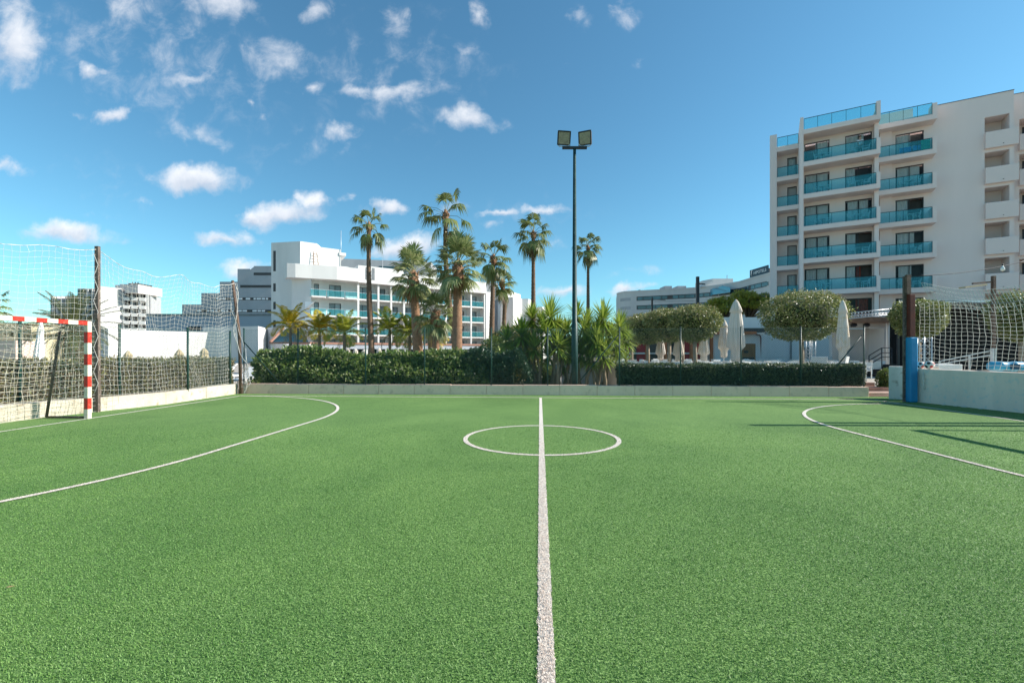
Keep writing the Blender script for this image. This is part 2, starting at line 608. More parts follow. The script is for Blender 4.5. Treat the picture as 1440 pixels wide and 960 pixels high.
for (px, py, rx, ry, rot, st) in CL:
    mp = nd('ShaderNodeMapping', vector_type='TEXTURE')
    mp.inputs['Location'].default_value = ((px - CX) / F, (HY - py) / F, 0)
    mp.inputs['Rotation'].default_value = (0, 0, R(rot))
    mp.inputs['Scale'].default_value = (rx / F * 1.12, ry / F * 1.2, 1)
    nt.links.new(wuv, mp.inputs['Vector'])
    ln = nd('ShaderNodeVectorMath', operation='LENGTH')
    nt.links.new(mp.outputs[0], ln.inputs[0])
    m1 = mth('SUBTRACT', 1.0, ln.outputs['Value'], clamp=True)
    m2 = mth('MULTIPLY', m1, st)
    if st > .7:      # height inside the thick clouds, for lit tops and greyer bases
        s3 = nd('ShaderNodeSeparateXYZ')
        nt.links.new(mp.outputs[0], s3.inputs[0])
        q = mth('MULTIPLY', s3.outputs['Y'], m2)
        vpos = q if vpos is None else mth('ADD', vpos, q)
    dens = m2 if dens is None else mth('MAXIMUM', dens, m2)
fb = nd('ShaderNodeTexNoise')
fb.inputs['Scale'].default_value = 15
fb.inputs['Detail'].default_value = 9
fb.inputs['Roughness'].default_value = .62
fb.inputs['Distortion'].default_value = .35
nt.links.new(uv.outputs[0], fb.inputs['Vector'])
nz = mth('SUBTRACT', fb.outputs['Fac'], .5)
d1 = mth('MULTIPLY_ADD', nz, 1.25, dens)
gate = mth('MULTIPLY', dens, 6.0, clamp=True)
d2 = mth('MULTIPLY', mth('SUBTRACT', d1, .085), gate, clamp=True)
mr = nd('ShaderNodeMapRange', interpolation_type='SMOOTHSTEP')
mr.inputs['From Min'].default_value = 0
mr.inputs['From Max'].default_value = .80
mr.inputs['To Max'].default_value = .93
nt.links.new(d2, mr.inputs['Value'])
fb2 = nd('ShaderNodeTexNoise')
fb2.inputs['Scale'].default_value = 26
fb2.inputs['Detail'].default_value = 6
nt.links.new(uv.outputs[0], fb2.inputs['Vector'])
shade = mth('ADD', mth('MULTIPLY_ADD', vpos, 1.5, .58), mth('MULTIPLY', mth('SUBTRACT', fb2.outputs['Fac'], .5), .9), clamp=True)
cc = nd('ShaderNodeMix', data_type='RGBA')
cc.inputs[6].default_value = (3.0, 3.4, 4.1, 1)
cc.inputs[7].default_value = (5.3, 5.4, 5.6, 1)
nt.links.new(shade, cc.inputs[0])
tint = nd('ShaderNodeMix', data_type='RGBA', blend_type='MULTIPLY')
tint.inputs[0].default_value = 1
tint.inputs[7].default_value = (.50, .855, .875, 1)
nt.links.new(sky.outputs[0], tint.inputs[6])
fin = nd('ShaderNodeMix', data_type='RGBA')
nt.links.new(mr.outputs[0], fin.inputs[0])
nt.links.new(tint.outputs[2], fin.inputs[6])
nt.links.new(cc.outputs[2], fin.inputs[7])
nt.links.new(fin.outputs[2], bg.inputs['Color'])

# ---------------------------------------------------------------- ground and pitch
ANG = math.atan2(.061, .998)
PU = Vector((.998, -.061, 0))
PV = Vector((.061, .998, 0))
PO = Vector((.03, 0, 0))


def PW(u, v, z=0.0):
    p = PO + PU * u + PV * v
    return Vector((p.x, p.y, z))


g = MB()
g.box(-1500, 1500, -400, 2500, -.5, -.02)
struct('ground', g, 'dry_ground')

# artificial turf
m = bpy.data.materials.new('artificial_turf')
m.use_nodes = True
t_ = m.node_tree
b_ = t_.nodes['Principled BSDF']
b_.inputs['Roughness'].default_value = .85
b_.inputs['Specular IOR Level'].default_value = .25
tcg = t_.nodes.new('ShaderNodeTexCoord')


def tn(scale, detail, rough=.6, vec=None, dist=0):
    n = t_.nodes.new('ShaderNodeTexNoise')
    n.inputs['Scale'].default_value = scale
    n.inputs['Detail'].default_value = detail
    n.inputs['Roughness'].default_value = rough
    n.inputs['Distortion'].default_value = dist
    t_.links.new(vec or tcg.outputs['Object'], n.inputs['Vector'])
    return n


nf_ = tn(95, 3, .75)
rf = t_.nodes.new('ShaderNodeValToRGB')
rf.color_ramp.elements[0].position = .38
rf.color_ramp.elements[0].color = (.018, .062, .014, 1)
rf.color_ramp.elements[1].position = .62
rf.color_ramp.elements[1].color = (.245, .380, .120, 1)
e = rf.color_ramp.elements.new(.5)
e.color = (.100, .205, .052, 1)
t_.links.new(nf_.outputs['Fac'], rf.inputs['Fac'])
gp_ = t_.nodes.new('ShaderNodeNewGeometry')
nl = tn(.42, 7, .62, vec=gp_.outputs['Position'], dist=.6)
rl = t_.nodes.new('ShaderNodeValToRGB')
rl.color_ramp.elements[0].position = .3
rl.color_ramp.elements[0].color = (.78, .82, .80, 1)
rl.color_ramp.elements[1].position = .7
rl.color_ramp.elements[1].color = (1.18, 1.12, 1.14, 1)
t_.links.new(nl.outputs['Fac'], rl.inputs['Fac'])
mx_ = t_.nodes.new('ShaderNodeMix')
mx_.data_type = 'RGBA'
mx_.blend_type = 'MULTIPLY'
mx_.inputs[0].default_value = 1
t_.links.new(rf.outputs['Color'], mx_.inputs[6])
t_.links.new(rl.outputs['Color'], mx_.inputs[7])
t_.links.new(mx_.outputs[2], b_.inputs['Base Color'])
bp_ = t_.nodes.new('ShaderNodeBump')
bp_.inputs['Strength'].default_value = .5
bp_.inputs['Distance'].default_value = .006
t_.links.new(nf_.outputs['Fac'], bp_.inputs['Height'])
t_.links.new(bp_.outputs['Normal'], b_.inputs['Normal'])
MATS['turf'] = m

g = MB()
pl = [W(335, 553, 15.6), Vector((-9.3, 15.6, 0)), Vector((-10.3, 9.3, 0)), Vector((-12.6, -6, 0)), Vector((14.5, -6, 0)),
      Vector((12.3, 8.0, 0)), Vector((11.62, 12.9, 0)), Vector((11.35, 14.25, 0))]
poly = [(-9.35, 15.5), (-10.4, 8.9), (-12.8, -6), (14.5, -6), (12.6, 8.0), (11.95, 12.9), (11.9, 14.35)]
g.prism(poly, -.03, 0)
struct('turf_pitch', g, 'turf')

# painted lines (sheets 4 mm above the turf, 5 cm wide) with a ragged fibre edge
def strip(name, pts, w, z=.004, closed=False):
    pts = [Vector(p) for p in pts]
    res = []
    segs = list(zip(pts, pts[1:] + ([pts[0]] if closed else [])))
    if not closed:
        segs = segs[:len(pts) - 1]
    for a, b in segs:
        k = max(1, int((b - a).length / .03))
        for i in range(k):
            res.append(a.lerp(b, i / k))
    if not closed:
        res.append(pts[-1])
    n = len(res)
    vs, fs = [], []
    for i, p in enumerate(res):
        a = res[i - 1] if (i or closed) else p
        b = res[(i + 1) % n] if (i < n - 1 or closed) else p
        d = (b - a)
        d.z = 0
        d.normalize()
        s = Vector((-d.y, d.x, 0))
        j1, j2 = random.uniform(-.004, .004), random.uniform(-.004, .004)
        vs += [p + s * (w / 2 + j1) + Vector((0, 0, z)), p - s * (w / 2 + j2) + Vector((0, 0, z))]
    for i in range(n if closed else n - 1):
        j = (i + 1) % n
        fs.append((2 * i, 2 * i + 1, 2 * j + 1, 2 * j))
    q = MB()
    q.add(vs, fs)
    return struct(name, q, 'white_line')


UL, UR, VB, VM = -9.72, 9.9, 14.1, 7.5
strip('halfway_line', [PW(0, -4), PW(0, VB - .03)], .078)
strip('centre_circle', [PW(1.25 * math.cos(a), VM - .02 + 1.25 * math.sin(a)) for a in np.linspace(0, 2 * math.pi, 120)[:-1]],
      .07, z=.0055, closed=True)
strip('back_touchline', [PW(UL, VB), PW(UR, VB)], .07, z=.0072)
strip('goal_line', [PW(UL + .28, -4), PW(UL + .1, 6), PW(UL, VB - .04)], .07)
strip('goal_line', [PW(UR, -4), PW(UR, VB - .04)], .07)


def dline(u0, sgn, r, vn, vf, z):
    pts = []
    for a in np.linspace(90, 0, 40):
        pts.append(PW(u0 + sgn * r * math.cos(R(a)), vf + r * math.sin(R(a))))
    for a in np.linspace(0, -90, 40):
        pts.append(PW(u0 + sgn * r * math.cos(R(a)), vn + r * math.sin(R(a))))
    return strip('goal_area_line', pts, .07, z=z)


dline(UL + .05, 1, 5.0, 6.05, 9.05, .0088)
dline(UR, -1, 4.42, 5.9, 8.62, .0088)

# ---- real fibres on the near turf, thinning out with distance; white ones where the lines run
leafmat('turf_fibre', [(.045, .115, .022), (.115, .25, .052), (.18, .35, .08), (.30, .46, .15), (.08, .19, .036)], rough=.5, trans=.3, spec=.35)
ft_ = MATS['turf_fibre'].node_tree
g2 = ft_.nodes.new('ShaderNodeNewGeometry')
n2 = ft_.nodes.new('ShaderNodeTexNoise')
for k_, v_ in (('Scale', .42), ('Detail', 7), ('Roughness', .62), ('Distortion', .6)):
    n2.inputs[k_].default_value = v_
ft_.links.new(g2.outputs['Position'], n2.inputs['Vector'])
r2 = ft_.nodes.new('ShaderNodeValToRGB')
r2.color_ramp.elements[0].position, r2.color_ramp.elements[1].position = .3, .7
r2.color_ramp.elements[0].color = (.66, .80, .74, 1)
r2.color_ramp.elements[1].color = (1.28, 1.16, 1.18, 1)
ft_.links.new(n2.outputs['Fac'], r2.inputs['Fac'])
m2_ = ft_.nodes.new('ShaderNodeMix')
m2_.data_type, m2_.blend_type = 'RGBA', 'MULTIPLY'
m2_.inputs[0].default_value = 1
rmp = [x for x in ft_.nodes if x.type == 'VALTORGB' and x != r2][0]
ft_.links.new(rmp.outputs['Color'], m2_.inputs[6])
ft_.links.new(r2.outputs['Color'], m2_.inputs[7])
for x in ft_.nodes:
    if x.type == 'BSDF_PRINCIPLED':
        ft_.links.new(m2_.outputs[2], x.inputs['Base Color'])
    if x.type == 'BSDF_TRANSLUCENT':
        ft_.links.new(m2_.outputs[2], x.inputs['Color'])
leafmat('line_fibre', [(.78, .66, .58), (.86, .78, .70), (.68, .56, .48), (.82, .74, .68)], rough=.7, trans=.2, spec=.2)


def fibres(x0, x1, y0, y1, dens, r):
    n = int((x1 - x0) * (y1 - y0) * dens)
    return np.stack([r.uniform(x0, x1, n), r.uniform(y0, y1, n)], 1)


rf_ = np.random.default_rng(5)
yq = rf_.uniform(0, 1, 800000)
ycdf = np.linspace(1.3, 9.5, 400)
wq = np.exp(-(ycdf - 1.3) / 2.3) * (2.4 + 2.1 * ycdf)
wq[ycdf > 8] *= (9.5 - ycdf[ycdf > 8]) / 1.5
cq = np.cumsum(wq)
yq = np.interp(yq, cq / cq[-1], ycdf)
P = np.stack([rf_.uniform(-1, 1, len(yq)) * (1.2 + 1.22 * yq), yq], 1)
P = P[(P[:, 0] > -9.3) & (P[:, 0] < 9.6)]
rel = P - np.array([PO.x, PO.y])
u_ = rel @ np.array([PU.x, PU.y])
v_ = rel @ np.array([PV.x, PV.y])
on = np.abs(u_) < .040
on |= np.abs(np.hypot(u_, v_ - (VM - .02)) - 1.25) < .035
a_ = np.hypot(u_ - (UL + .05), v_ - np.clip(v_, 6.05, 9.05))
on |= (np.abs(a_ - 5.0) < .035) & (u_ > UL)
a_ = np.hypot(u_ - UR, v_ - np.clip(v_, 5.9, 8.62))
on |= (np.abs(a_ - 4.42) < .035) & (u_ < UR)
for sel, nm, mt, kw in ((~on, 'turf_fibres', 'turf_fibre', 1.0), (on, 'line_fibres', 'line_fibre', 1.0)):
    Q = P[sel]
    if nm == 'line_fibres':
        Q = np.concatenate([Q + rf_.normal(0, .002, Q.shape) for _ in range(2)])
    n = len(Q)
    az = rf_.uniform(0, 2 * math.pi, n)
    lean = rf_.uniform(.1, 1.1, n)
    h = rf_.uniform(.004, .009, n)
    w = rf_.uniform(.0009, .0020, n) * (1 + np.clip(Q[:, 1] - 2.5, 0, 7) * .16)
    s = np.stack([-np.sin(az), np.cos(az), 0 * az], 1)
    d = np.stack([np.cos(az) * lean, np.sin(az) * lean, np.ones(n)], 1) * h[:, None]
    b = np.stack([Q[:, 0], Q[:, 1], np.full(n, .001 if sel is not on else .004)], 1)
    b[:, 2] = .001 if nm == 'turf_fibres' else .007
    V = np.stack([b - s * w[:, None], b + s * w[:, None], b + d + s * w[:, None] * .5, b + d - s * w[:, None] * .5], 1).reshape(-1, 3)
    o = link_mesh(nm, V, np.arange(4 * n).reshape(n, 4), mt)
    tag(o, 'short green artificial turf fibres on the near pitch' if nm == 'turf_fibres' else 'short pale fibres of the white pitch lines', 'artificial turf', kind='stuff')
# ---------------------------------------------------------------- kerbs and walls round the pitch
def wall_run(name, pts, th, h, m, label, cat, side=1, h1=None, cap=0, blocks=0):
    """low wall along pts (front face line); th goes to the +side (left of direction if 1)"""
    q = MB()
    n = len(pts)
    h1 = h1 if h1 is not None else h
    for i in range(n - 1):
        a, b = Vector((*pts[i], 0)), Vector((*pts[i + 1], 0))
        d = (b - a).normalized()
        s = Vector((-d.y, d.x, 0)) * side
        L = (b - a).length
        k = max(1, int(round(L / blocks))) if blocks else 1
        for j in range(k):
            t0, t1 = j / k, (j + 1) / k
            p0, p1 = a.lerp(b, t0), a.lerp(b, t1)
            gap = .004 if blocks else 0
            p0 = p0 + d * gap
            p1 = p1 - d * gap
            z0 = h + (h1 - h) * t0 + (random.uniform(-.008, .008) if blocks else 0)
            z1 = z0 if blocks else h + (h1 - h) * t1
            o = random.uniform(-.004, .004) if blocks else 0
            vs = [p0 + s * o, p1 + s * o, p1 + s * th, p0 + s * th]
            vs = [v + Vector((0, 0, -.02)) for v in vs] + [v + Vector((0, 0, z)) for v, z in zip(vs, (z0, z1, z1, z0))]
            q.add(vs, [(3, 2, 1, 0), (4, 5, 6, 7), (0, 1, 5, 4), (1, 2, 6, 5), (2, 3, 7, 6), (3, 0, 4, 7)])
    o = q.build(name, m, bevel=.008 if blocks else .01)
    return tag(o, label, cat)


K0, K1 = Vector((-9.38, 15.56, 0)), Vector((11.32, 14.32, 0))
KD = (K1 - K0).normalized()
KN = Vector((-KD.y, KD.x, 0))        # away from the pitch


def KP(px, off=0.0, z=0.0):
    """point over the back kerb seen at column px"""
    r_ = (px - CX) / F
    a = K0 + KN * off
    t = (a.x - r_ * a.y) / (r_ * KD.y - KD.x)
    p = a + KD * t
    return Vector((p.x, p.y, z))


wall_run('kerb_wall', [(K0.x, K0.y), (K1.x, K1.y)], .30, .32, 'grey_block',
         'long low weathered grey concrete kerb along the far side of the pitch below the hedges', 'low wall', 1, blocks=1.25)
wall_run('kerb_wall', [(-9.40, 15.5), (-9.42, 12.3), (-9.92, 10.7), (-10.45, 8.9), (-12.8, -4)], .30, .33, 'cream_block',
         'sunlit cream kerb wall on the left behind the red and white goal', 'low wall', -1, blocks=1.6)

# right hand wall, painted grey green, with its white return beside the gap in the hedge
rw = thing('pitch_wall', 'waist high grey green wall on the right with a white return by the blue post', 'wall', (11.9, 12.9, 0))
q = MB()


def wallseg(q, a, b, th, h0, h1):
    a, b = Vector((*a, 0)), Vector((*b, 0))
    d = (b - a).normalized()
    s = Vector((-d.y, d.x, 0))
    vs = [a, b, b + s * th, a + s * th]
    vs = [v + Vector((0, 0, -.03)) for v in vs] + [v + Vector((0, 0, z)) for v, z in zip(vs, (h0, h1, h1, h0))]
    q.add(vs, [(3, 2, 1, 0), (4, 5, 6, 7), (0, 1, 5, 4), (1, 2, 6, 5), (2, 3, 7, 6), (3, 0, 4, 7)])


wallseg(q, (14.2, -4), (11.52, 12.9), -.25, .86, .95)
q.build('painted_wall', 'grey_green_paint', rw, world=True, bevel=.012)
q = MB()
wallseg(q, (11.47, 13.75), (12.3, 13.0), .25, .99, .99)
q.build('return_wall', 'white_wall_paint', rw, world=True, bevel=.012)
q = MB()
for i in range(60):      # crumbly render and grit along the foot of the wall
    t = random.random()
    p = Vector((14.2, -4, 0)).lerp(Vector((11.52, 12.9, 0)), t)
    s = random.uniform(.01, .035)
    q.box(p.x - .06 - s, p.x - .03, p.y - s, p.y + s, 0, s * .8)
q.build('crumbled_footing', 'white_wall_paint', rw, world=True)

# ---------------------------------------------------------------- the blue padded post and the rust posts
def rot_box(q, c, w, d, z0, z1, rz=0.0, lean=(0, 0)):
    M = Matrix.Translation((c[0], c[1], 0)) @ Matrix.Rotation(rz, 4, 'Z')
    q.box(-w / 2, w / 2, -d / 2, d / 2, z0, z1, M)


pp = W(1280, 565, 12.85)
pp.z = 0
t = thing('net_post', 'tall square post beside the right wall, sky blue padding below and dark red paint above', 'post', pp)
q = MB()
q.box(-.135, -.04, .05, .10, 0, 3.58)
q.build('steel_post', 'weathered_post', t)
q = MB()
q.box(-.06, .085, -.07, .06, 1.86, 3.06)
q.build('red_sleeve', 'oxide_red', t, bevel=.01)
q = MB()
q.box(-.085, .135, -.11, .10, 0.0, 1.84)
q.build('blue_pad', 'pad_blue', t, bevel=.035)
q = MB()
q.box(-.12, .0, -.03, .05, 3.07, 3.62)
q.build('post_top', 'rust_metal', t)

LP1, LP2 = Vector((-9.84, 10.72, 0)), Vector((-9.32, 15.42, 0))
t = thing('net_post', 'rusty square steel post beside the red and white goal, carrying the left ball net', 'post', LP1)
q = MB()
q.box(-.045, .045, -.035, .035, 0, 3.93)
q.box(-.055, .055, -.005, .045, .4, .55)
q.box(-.01, .10, -.11, -.04, 2.2, 2.32)
q.build('steel_post', 'weathered_post', t, bevel=.006)
q = MB()
q.tube([(.055, -.045, .4 + .28 * k) if k % 2 else (-.05, -.05, .4 + .28 * k) for k in range(13)], .005, 5)
q.build('tie_cord', 'net_grey', t)
t = thing('net_post', 'dark post leaning left in the far left pitch corner, netting wound round it', 'post', LP2)
q = MB()
q.tube([(.06, 0, 0), (0, .02, 2.0), (-.22, .0, 3.86)], [.055, .05, .045], 8)
q.build('wooden_post', 'rust_metal', t)
# loose net bundled on the post
P = []
q = MB()
for k in range(5):
    pts = []
    a0 = rng.uniform(0, 6.28)
    for i in range(26):
        z = i / 25 * 3.75
        rr = .10 + .04 * math.sin(z * 5 + k) + (.14 if z < 1.3 else 0) * rng.uniform(.3, 1)
        a = a0 + z * 2.2 * (1 if k % 2 else -1)
        pts.append((.05 - .28 * (z / 3.8) ** 2 + rr * math.cos(a), rr * math.sin(a), z + .03))
    q.tube(pts, .006, 4)
for k in range(6):
    z = .25 + k * .16
    q.tube([(.1, -.05, z), (.3 + .02 * k, -.08, z - .06), (.42 - .03 * k, -.05, z + .12), (.25, -.04, z + .5)], .009, 4)
q.build('bundled_net', 'net_grey', t)

# ---------------------------------------------------------------- ball-stop nets
def topz(u, a, b, sag, k=2):
    w = u * k
    f = w - np.floor(w)
    return a + (b - a) * u - sag * 4 * f * (1 - f)


def net_left(U, V):
    A = np.array(LP1)
    B = np.array(LP2) + np.array([-.2, 0, 0])
    P = A + (B - A) * U[..., None]
    zt = topz(U, 3.86, 3.80, .20, 2) - .18 * np.sin(U * math.pi)
    zb = .02 + .0 * U
    z = zb + (zt - zb) * V
    P[..., 2] = z
    P[..., 0] += .10 * np.sin(V * 5 + U * 4) * np.sin(U * math.pi) + .05 * np.sin(U * 23 + V * 3) - .35 * (1 - V) ** 2 * 0
    P[..., 1] += .05 * np.sin(V * 9 + U * 11) * np.sin(U * math.pi)
    P[..., 2] += .035 * np.sin(U * 31 + V * 6) * V
    return P


bn = thing('ball_net', 'tall sagging white ball net between the rusty post and the leaning corner post', 'net', (LP1 + LP2) / 2)
net('netting', net_left, 40, 31, .0030, 'net_white', bn, .008)
q = MB()
for a, b in zip(np.linspace(0, 1, 25)[:-1], np.linspace(0, 1, 25)[1:]):
    pa = net_left(np.array([[a]]), np.array([[1.0]]))[0, 0]
    pb = net_left(np.array([[b]]), np.array([[1.0]]))[0, 0]
    q.cyl(pa, pb, .0065, n=4)
q.build('head_rope', 'net_white', bn, world=True)

LP0 = Vector((-10.9, 5.6, 0))


def net_left2(U, V):
    A = np.array(LP0)
    B = np.array(LP1)
    P = A + (B - A) * U[..., None]
    zt = 3.35 + (3.84 - 3.35) * U ** 1.3 - .05 * np.sin(U * 3.14)
    z = .02 + (zt - .02) * V
    P[..., 2] = z
    P[..., 0] += .08 * np.sin(V * 4 + U * 5) * np.sin(U * math.pi)
    P[..., 2] += .03 * np.sin(U * 27 + V * 5) * V
    return P


bn = thing('ball_net', 'tall white ball net strung behind the red and white goal at the left edge', 'net', (LP0 + LP1) / 2)
net('netting', net_left2, 42, 30, .0028, 'net_white', bn, .008)
q = MB()
for a, b in zip(np.linspace(0, 1, 19)[:-1], np.linspace(0, 1, 19)[1:]):
    pa = net_left2(np.array([[a]]), np.array([[1.0]]))[0, 0]
    pb = net_left2(np.array([[b]]), np.array([[1.0]]))[0, 0]
    q.cyl(pa, pb, .006, n=4)
q.build('head_rope', 'net_white', bn, world=True)
t = thing('net_post', 'rusty net post standing behind the left goal, just outside the view', 'post', LP0)
q = MB()
q.box(-.065, .065, -.06, .06, 0, 3.4)
q.build('steel_post', 'weathered_post', t)

RP0 = Vector((11.60, 12.85, 0))
RP1 = Vector((12.33, 8.45, 0))


def net_right(U, V):
    A = np.array(RP0)
    B = np.array(RP1)
    P = A + (B - A) * U[..., None]
    zt = 2.86 - .30 * U + .10 * np.cos(U * 7)
    zb = .96 - .03 * U + .05 * (1 - U)
    # cells hang in bowed rows from the post
    P[..., 2] = zb + (zt - zb) * V - .16 * np.exp(-U * 5) * V + .30 * np.exp(-U * 4.5) * (1 - V) * V
    P[..., 0] += .10 * np.sin(V * math.pi) * np.sin(U * math.pi)
    P[..., 2] += .02 * np.sin(U * 17 + V * 5)
    return P


bn = thing('ball_net', 'white square mesh ball net standing on top of the grey green right wall', 'net', (RP0 + RP1) / 2)
net('netting', net_right, 36, 17, .0044, 'net_white', bn, .006)
q = MB()
for a, b in zip(np.linspace(.12, 1, 17)[:-1], np.linspace(.12, 1, 17)[1:]):
    pa = net_right(np.array([[a]]), np.array([[1.0]]))[0, 0]
    pb = net_right(np.array([[b]]), np.array([[1.0]]))[0, 0]
    q.cyl(pa, pb, .010, n=5)
q.build('head_rope', 'grey_metal', bn, world=True)
# loose collapsed upper net, slanting cords
q = MB()
for i in range(34):
    u = .02 + .55 * i / 34
    a = RP0.lerp(RP1, u)
    top = 3.42 - .55 * u - .25 * math.sin(u * 5)
    bot = top - .52
    p = Vector((a.x - .05, a.y, top))
    b_2 = Vector((a.x + .06, a.y - .16, bot + random.uniform(-.1, .05)))
    m_ = p.lerp(b_2, .5) + Vector((.02, 0, -.05))
    q.tube([p, m_, b_2], .0065, 3, cap=False)
for k in range(3):
    pts = []
    for i in range(16):
        u = .02 + .55 * i / 15
        a = RP0.lerp(RP1, u)
        pts.append((a.x - .02 + .03 * k, a.y - .07 * k, 3.42 - .55 * u - .25 * math.sin(u * 5) - .13 * k))
    q.tube(pts, .003, 3, cap=False)
q.build('loose_upper_net', 'net_white', bn, world=True)
# scrap of net hanging at the foot of the blue post
q = MB()
for k in range(4):
    q.tube([(11.60, 12.7, .95), (11.53 - .02 * k, 12.62, .7), (11.46 + .02 * k, 12.6, .42), (11.52, 12.6, .38)], .006, 4)
    q.cyl((11.46, 12.6, .45 + .12 * k), (11.56, 12.63, .43 + .12 * k), .005, n=4)
q.build('net_scrap', 'net_white', bn, world=True)

# posts to the right of the view, whose long shadows cross the pitch
for (x, y, h, lb) in ((12.45, 8.98, 4.05, 'slim net post on the right wall nearer the blue post, just outside the view'),
                      (12.52, 8.66, 5.0, 'tall net post on the right wall, just outside the view')):
    t = thing('net_post', lb, 'post', (x, y, 0))
    q = MB()
    q.box(-.05, .05, -.085, .085, 0, h)
    q.build('steel_post', 'weathered_post', t)

# ---------------------------------------------------------------- goals
def goal(u, sgn, label, vn, vf, back=1.05, full=True):
    base = PW(u, (vn + vf) / 2)
    t = thing('handball_goal', label, 'goal', base)
    wd_ = .085
    ang = -ANG
    for v in (vn, vf):
        q = MB()
        b = PW(u, v) - base
        M = Matrix.Translation(b) @ Matrix.Rotation(ang, 4, 'Z')
        n = 10
        zs = [0] + [.235 * i - .03 for i in range(1, 10)] + [2.08]
        for i in range(len(zs) - 1):
            q.mi = 0 if i % 2 == 0 else 1
            q.box(-wd_ / 2, wd_ / 2, -wd_ / 2, wd_ / 2, zs[i], zs[i + 1], M)
        q.build('goal_post', ['goal_cream', 'goal_red'], t)
    q = MB()
    L = vf - vn - wd_
    n = 15
    M = Matrix.Translation((0, 0, 0)) @ Matrix.Rotation(ang, 4, 'Z')
    for i in range(n):
        q.mi = (i + 1) % 2
        q.box(-wd_ / 2, wd_ / 2, -L / 2 + L * i / n, -L / 2 + L * (i + 1) / n, 2.08 - wd_, 2.08, M)
    q.build('crossbar', ['goal_cream', 'goal_red'], t)
    U_ = -PU * sgn
    for v, vs_ in ((vn, 1), (vf, -1)):
        b = PW(u, v) - base
        q = MB()
        top = b + U_ * .62 + Vector((0, 0, 1.93))
        q.tube([b + Vector((0, 0, 2.03)), b + U_ * .3 + Vector((0, 0, 2.05)), top], .02, 8)
        q.tube([top, b + U_ * (back * .9) + Vector((0, 0, .03))], .026, 8)
        q.tube([b + U_ * (back * .9) + Vector((0, 0, .03)), b + U_ * .08 + Vector((0, 0, .03))], .022, 8)
        q.build('stanchion', 'weathered_post', t)
    if not full:
        return t

    def side(v):
        def fn(A, B):
            P0 = np.array(PW(u, v))
            d = -np.array(PU) * sgn
            reach = .62 + (back * .9 - .62) * (1 - B)
            P = P0 + d * (A * reach)[..., None]
            P[..., 2] = .03 + B * (2.02 - .10 * A)
            P[..., 1] += .06 * np.sin(A * 3.1) * np.sin(B * 5)
            return P
        return fn

    def backn(A, B):
        P0 = np.array(PW(u, vn))
        P1 = np.array(PW(u, vf))
        d = -np.array(PU) * sgn
        reach = .62 + (back * .9 - .62) * (1 - B) + .10 * np.sin(B * 3.1) * np.sin(A * 3.1)
        P = P0 + (P1 - P0) * A[..., None] + d * reach[..., None]
        P[..., 2] = .03 + B * 1.92 - .07 * np.sin(A * 3.14 * 3) * B
        P[..., 2] = np.maximum(P[..., 2], .015)
        return P

    def topn(A, B):
        P0 = np.array(PW(u, vn))
        P1 = np.array(PW(u, vf))
        d = -np.array(PU) * sgn
        P = P0 + (P1 - P0) * A[..., None] + d * (B * .62)[..., None]
        P[..., 2] = 2.06 - .11 * B - .22 * np.sin(B * 3.14) * (.5 + .5 * np.sin(A * 3.14))
        return P
    nt1 = MB()
    parts = []
    for fn, a, b in ((side(vn), 10, 20), (side(vf), 10, 20), (backn, 30, 19), (topn, 30, 6)):
        u_ = np.linspace(0, 1, a + 1)
        v_ = np.linspace(0, 1, b + 1)
        A, B = np.meshgrid(u_, v_, indexing='ij')
        P = fn(A, B) + rng.normal(0, .008, A.shape + (3,))
        parts.append(tubes(np.concatenate([P[:-1].reshape(-1, 3), P[:, :-1].reshape(-1, 3)]),
                           np.concatenate([P[1:].reshape(-1, 3), P[:, 1:].reshape(-1, 3)]), .0034))
    V, Fc = merge(parts)
    link_mesh('goal_net', V, Fc, 'net_cream', t, world=True)
    return t


goal(UL + .05, 1, 'goal with red and cream striped posts and white net at the left end', 6.05, 9.08)
goal(UR + .1, -1, 'matching striped goal at the right end, out of view, casting the angled shadow', 5.6, 8.78, full=False)

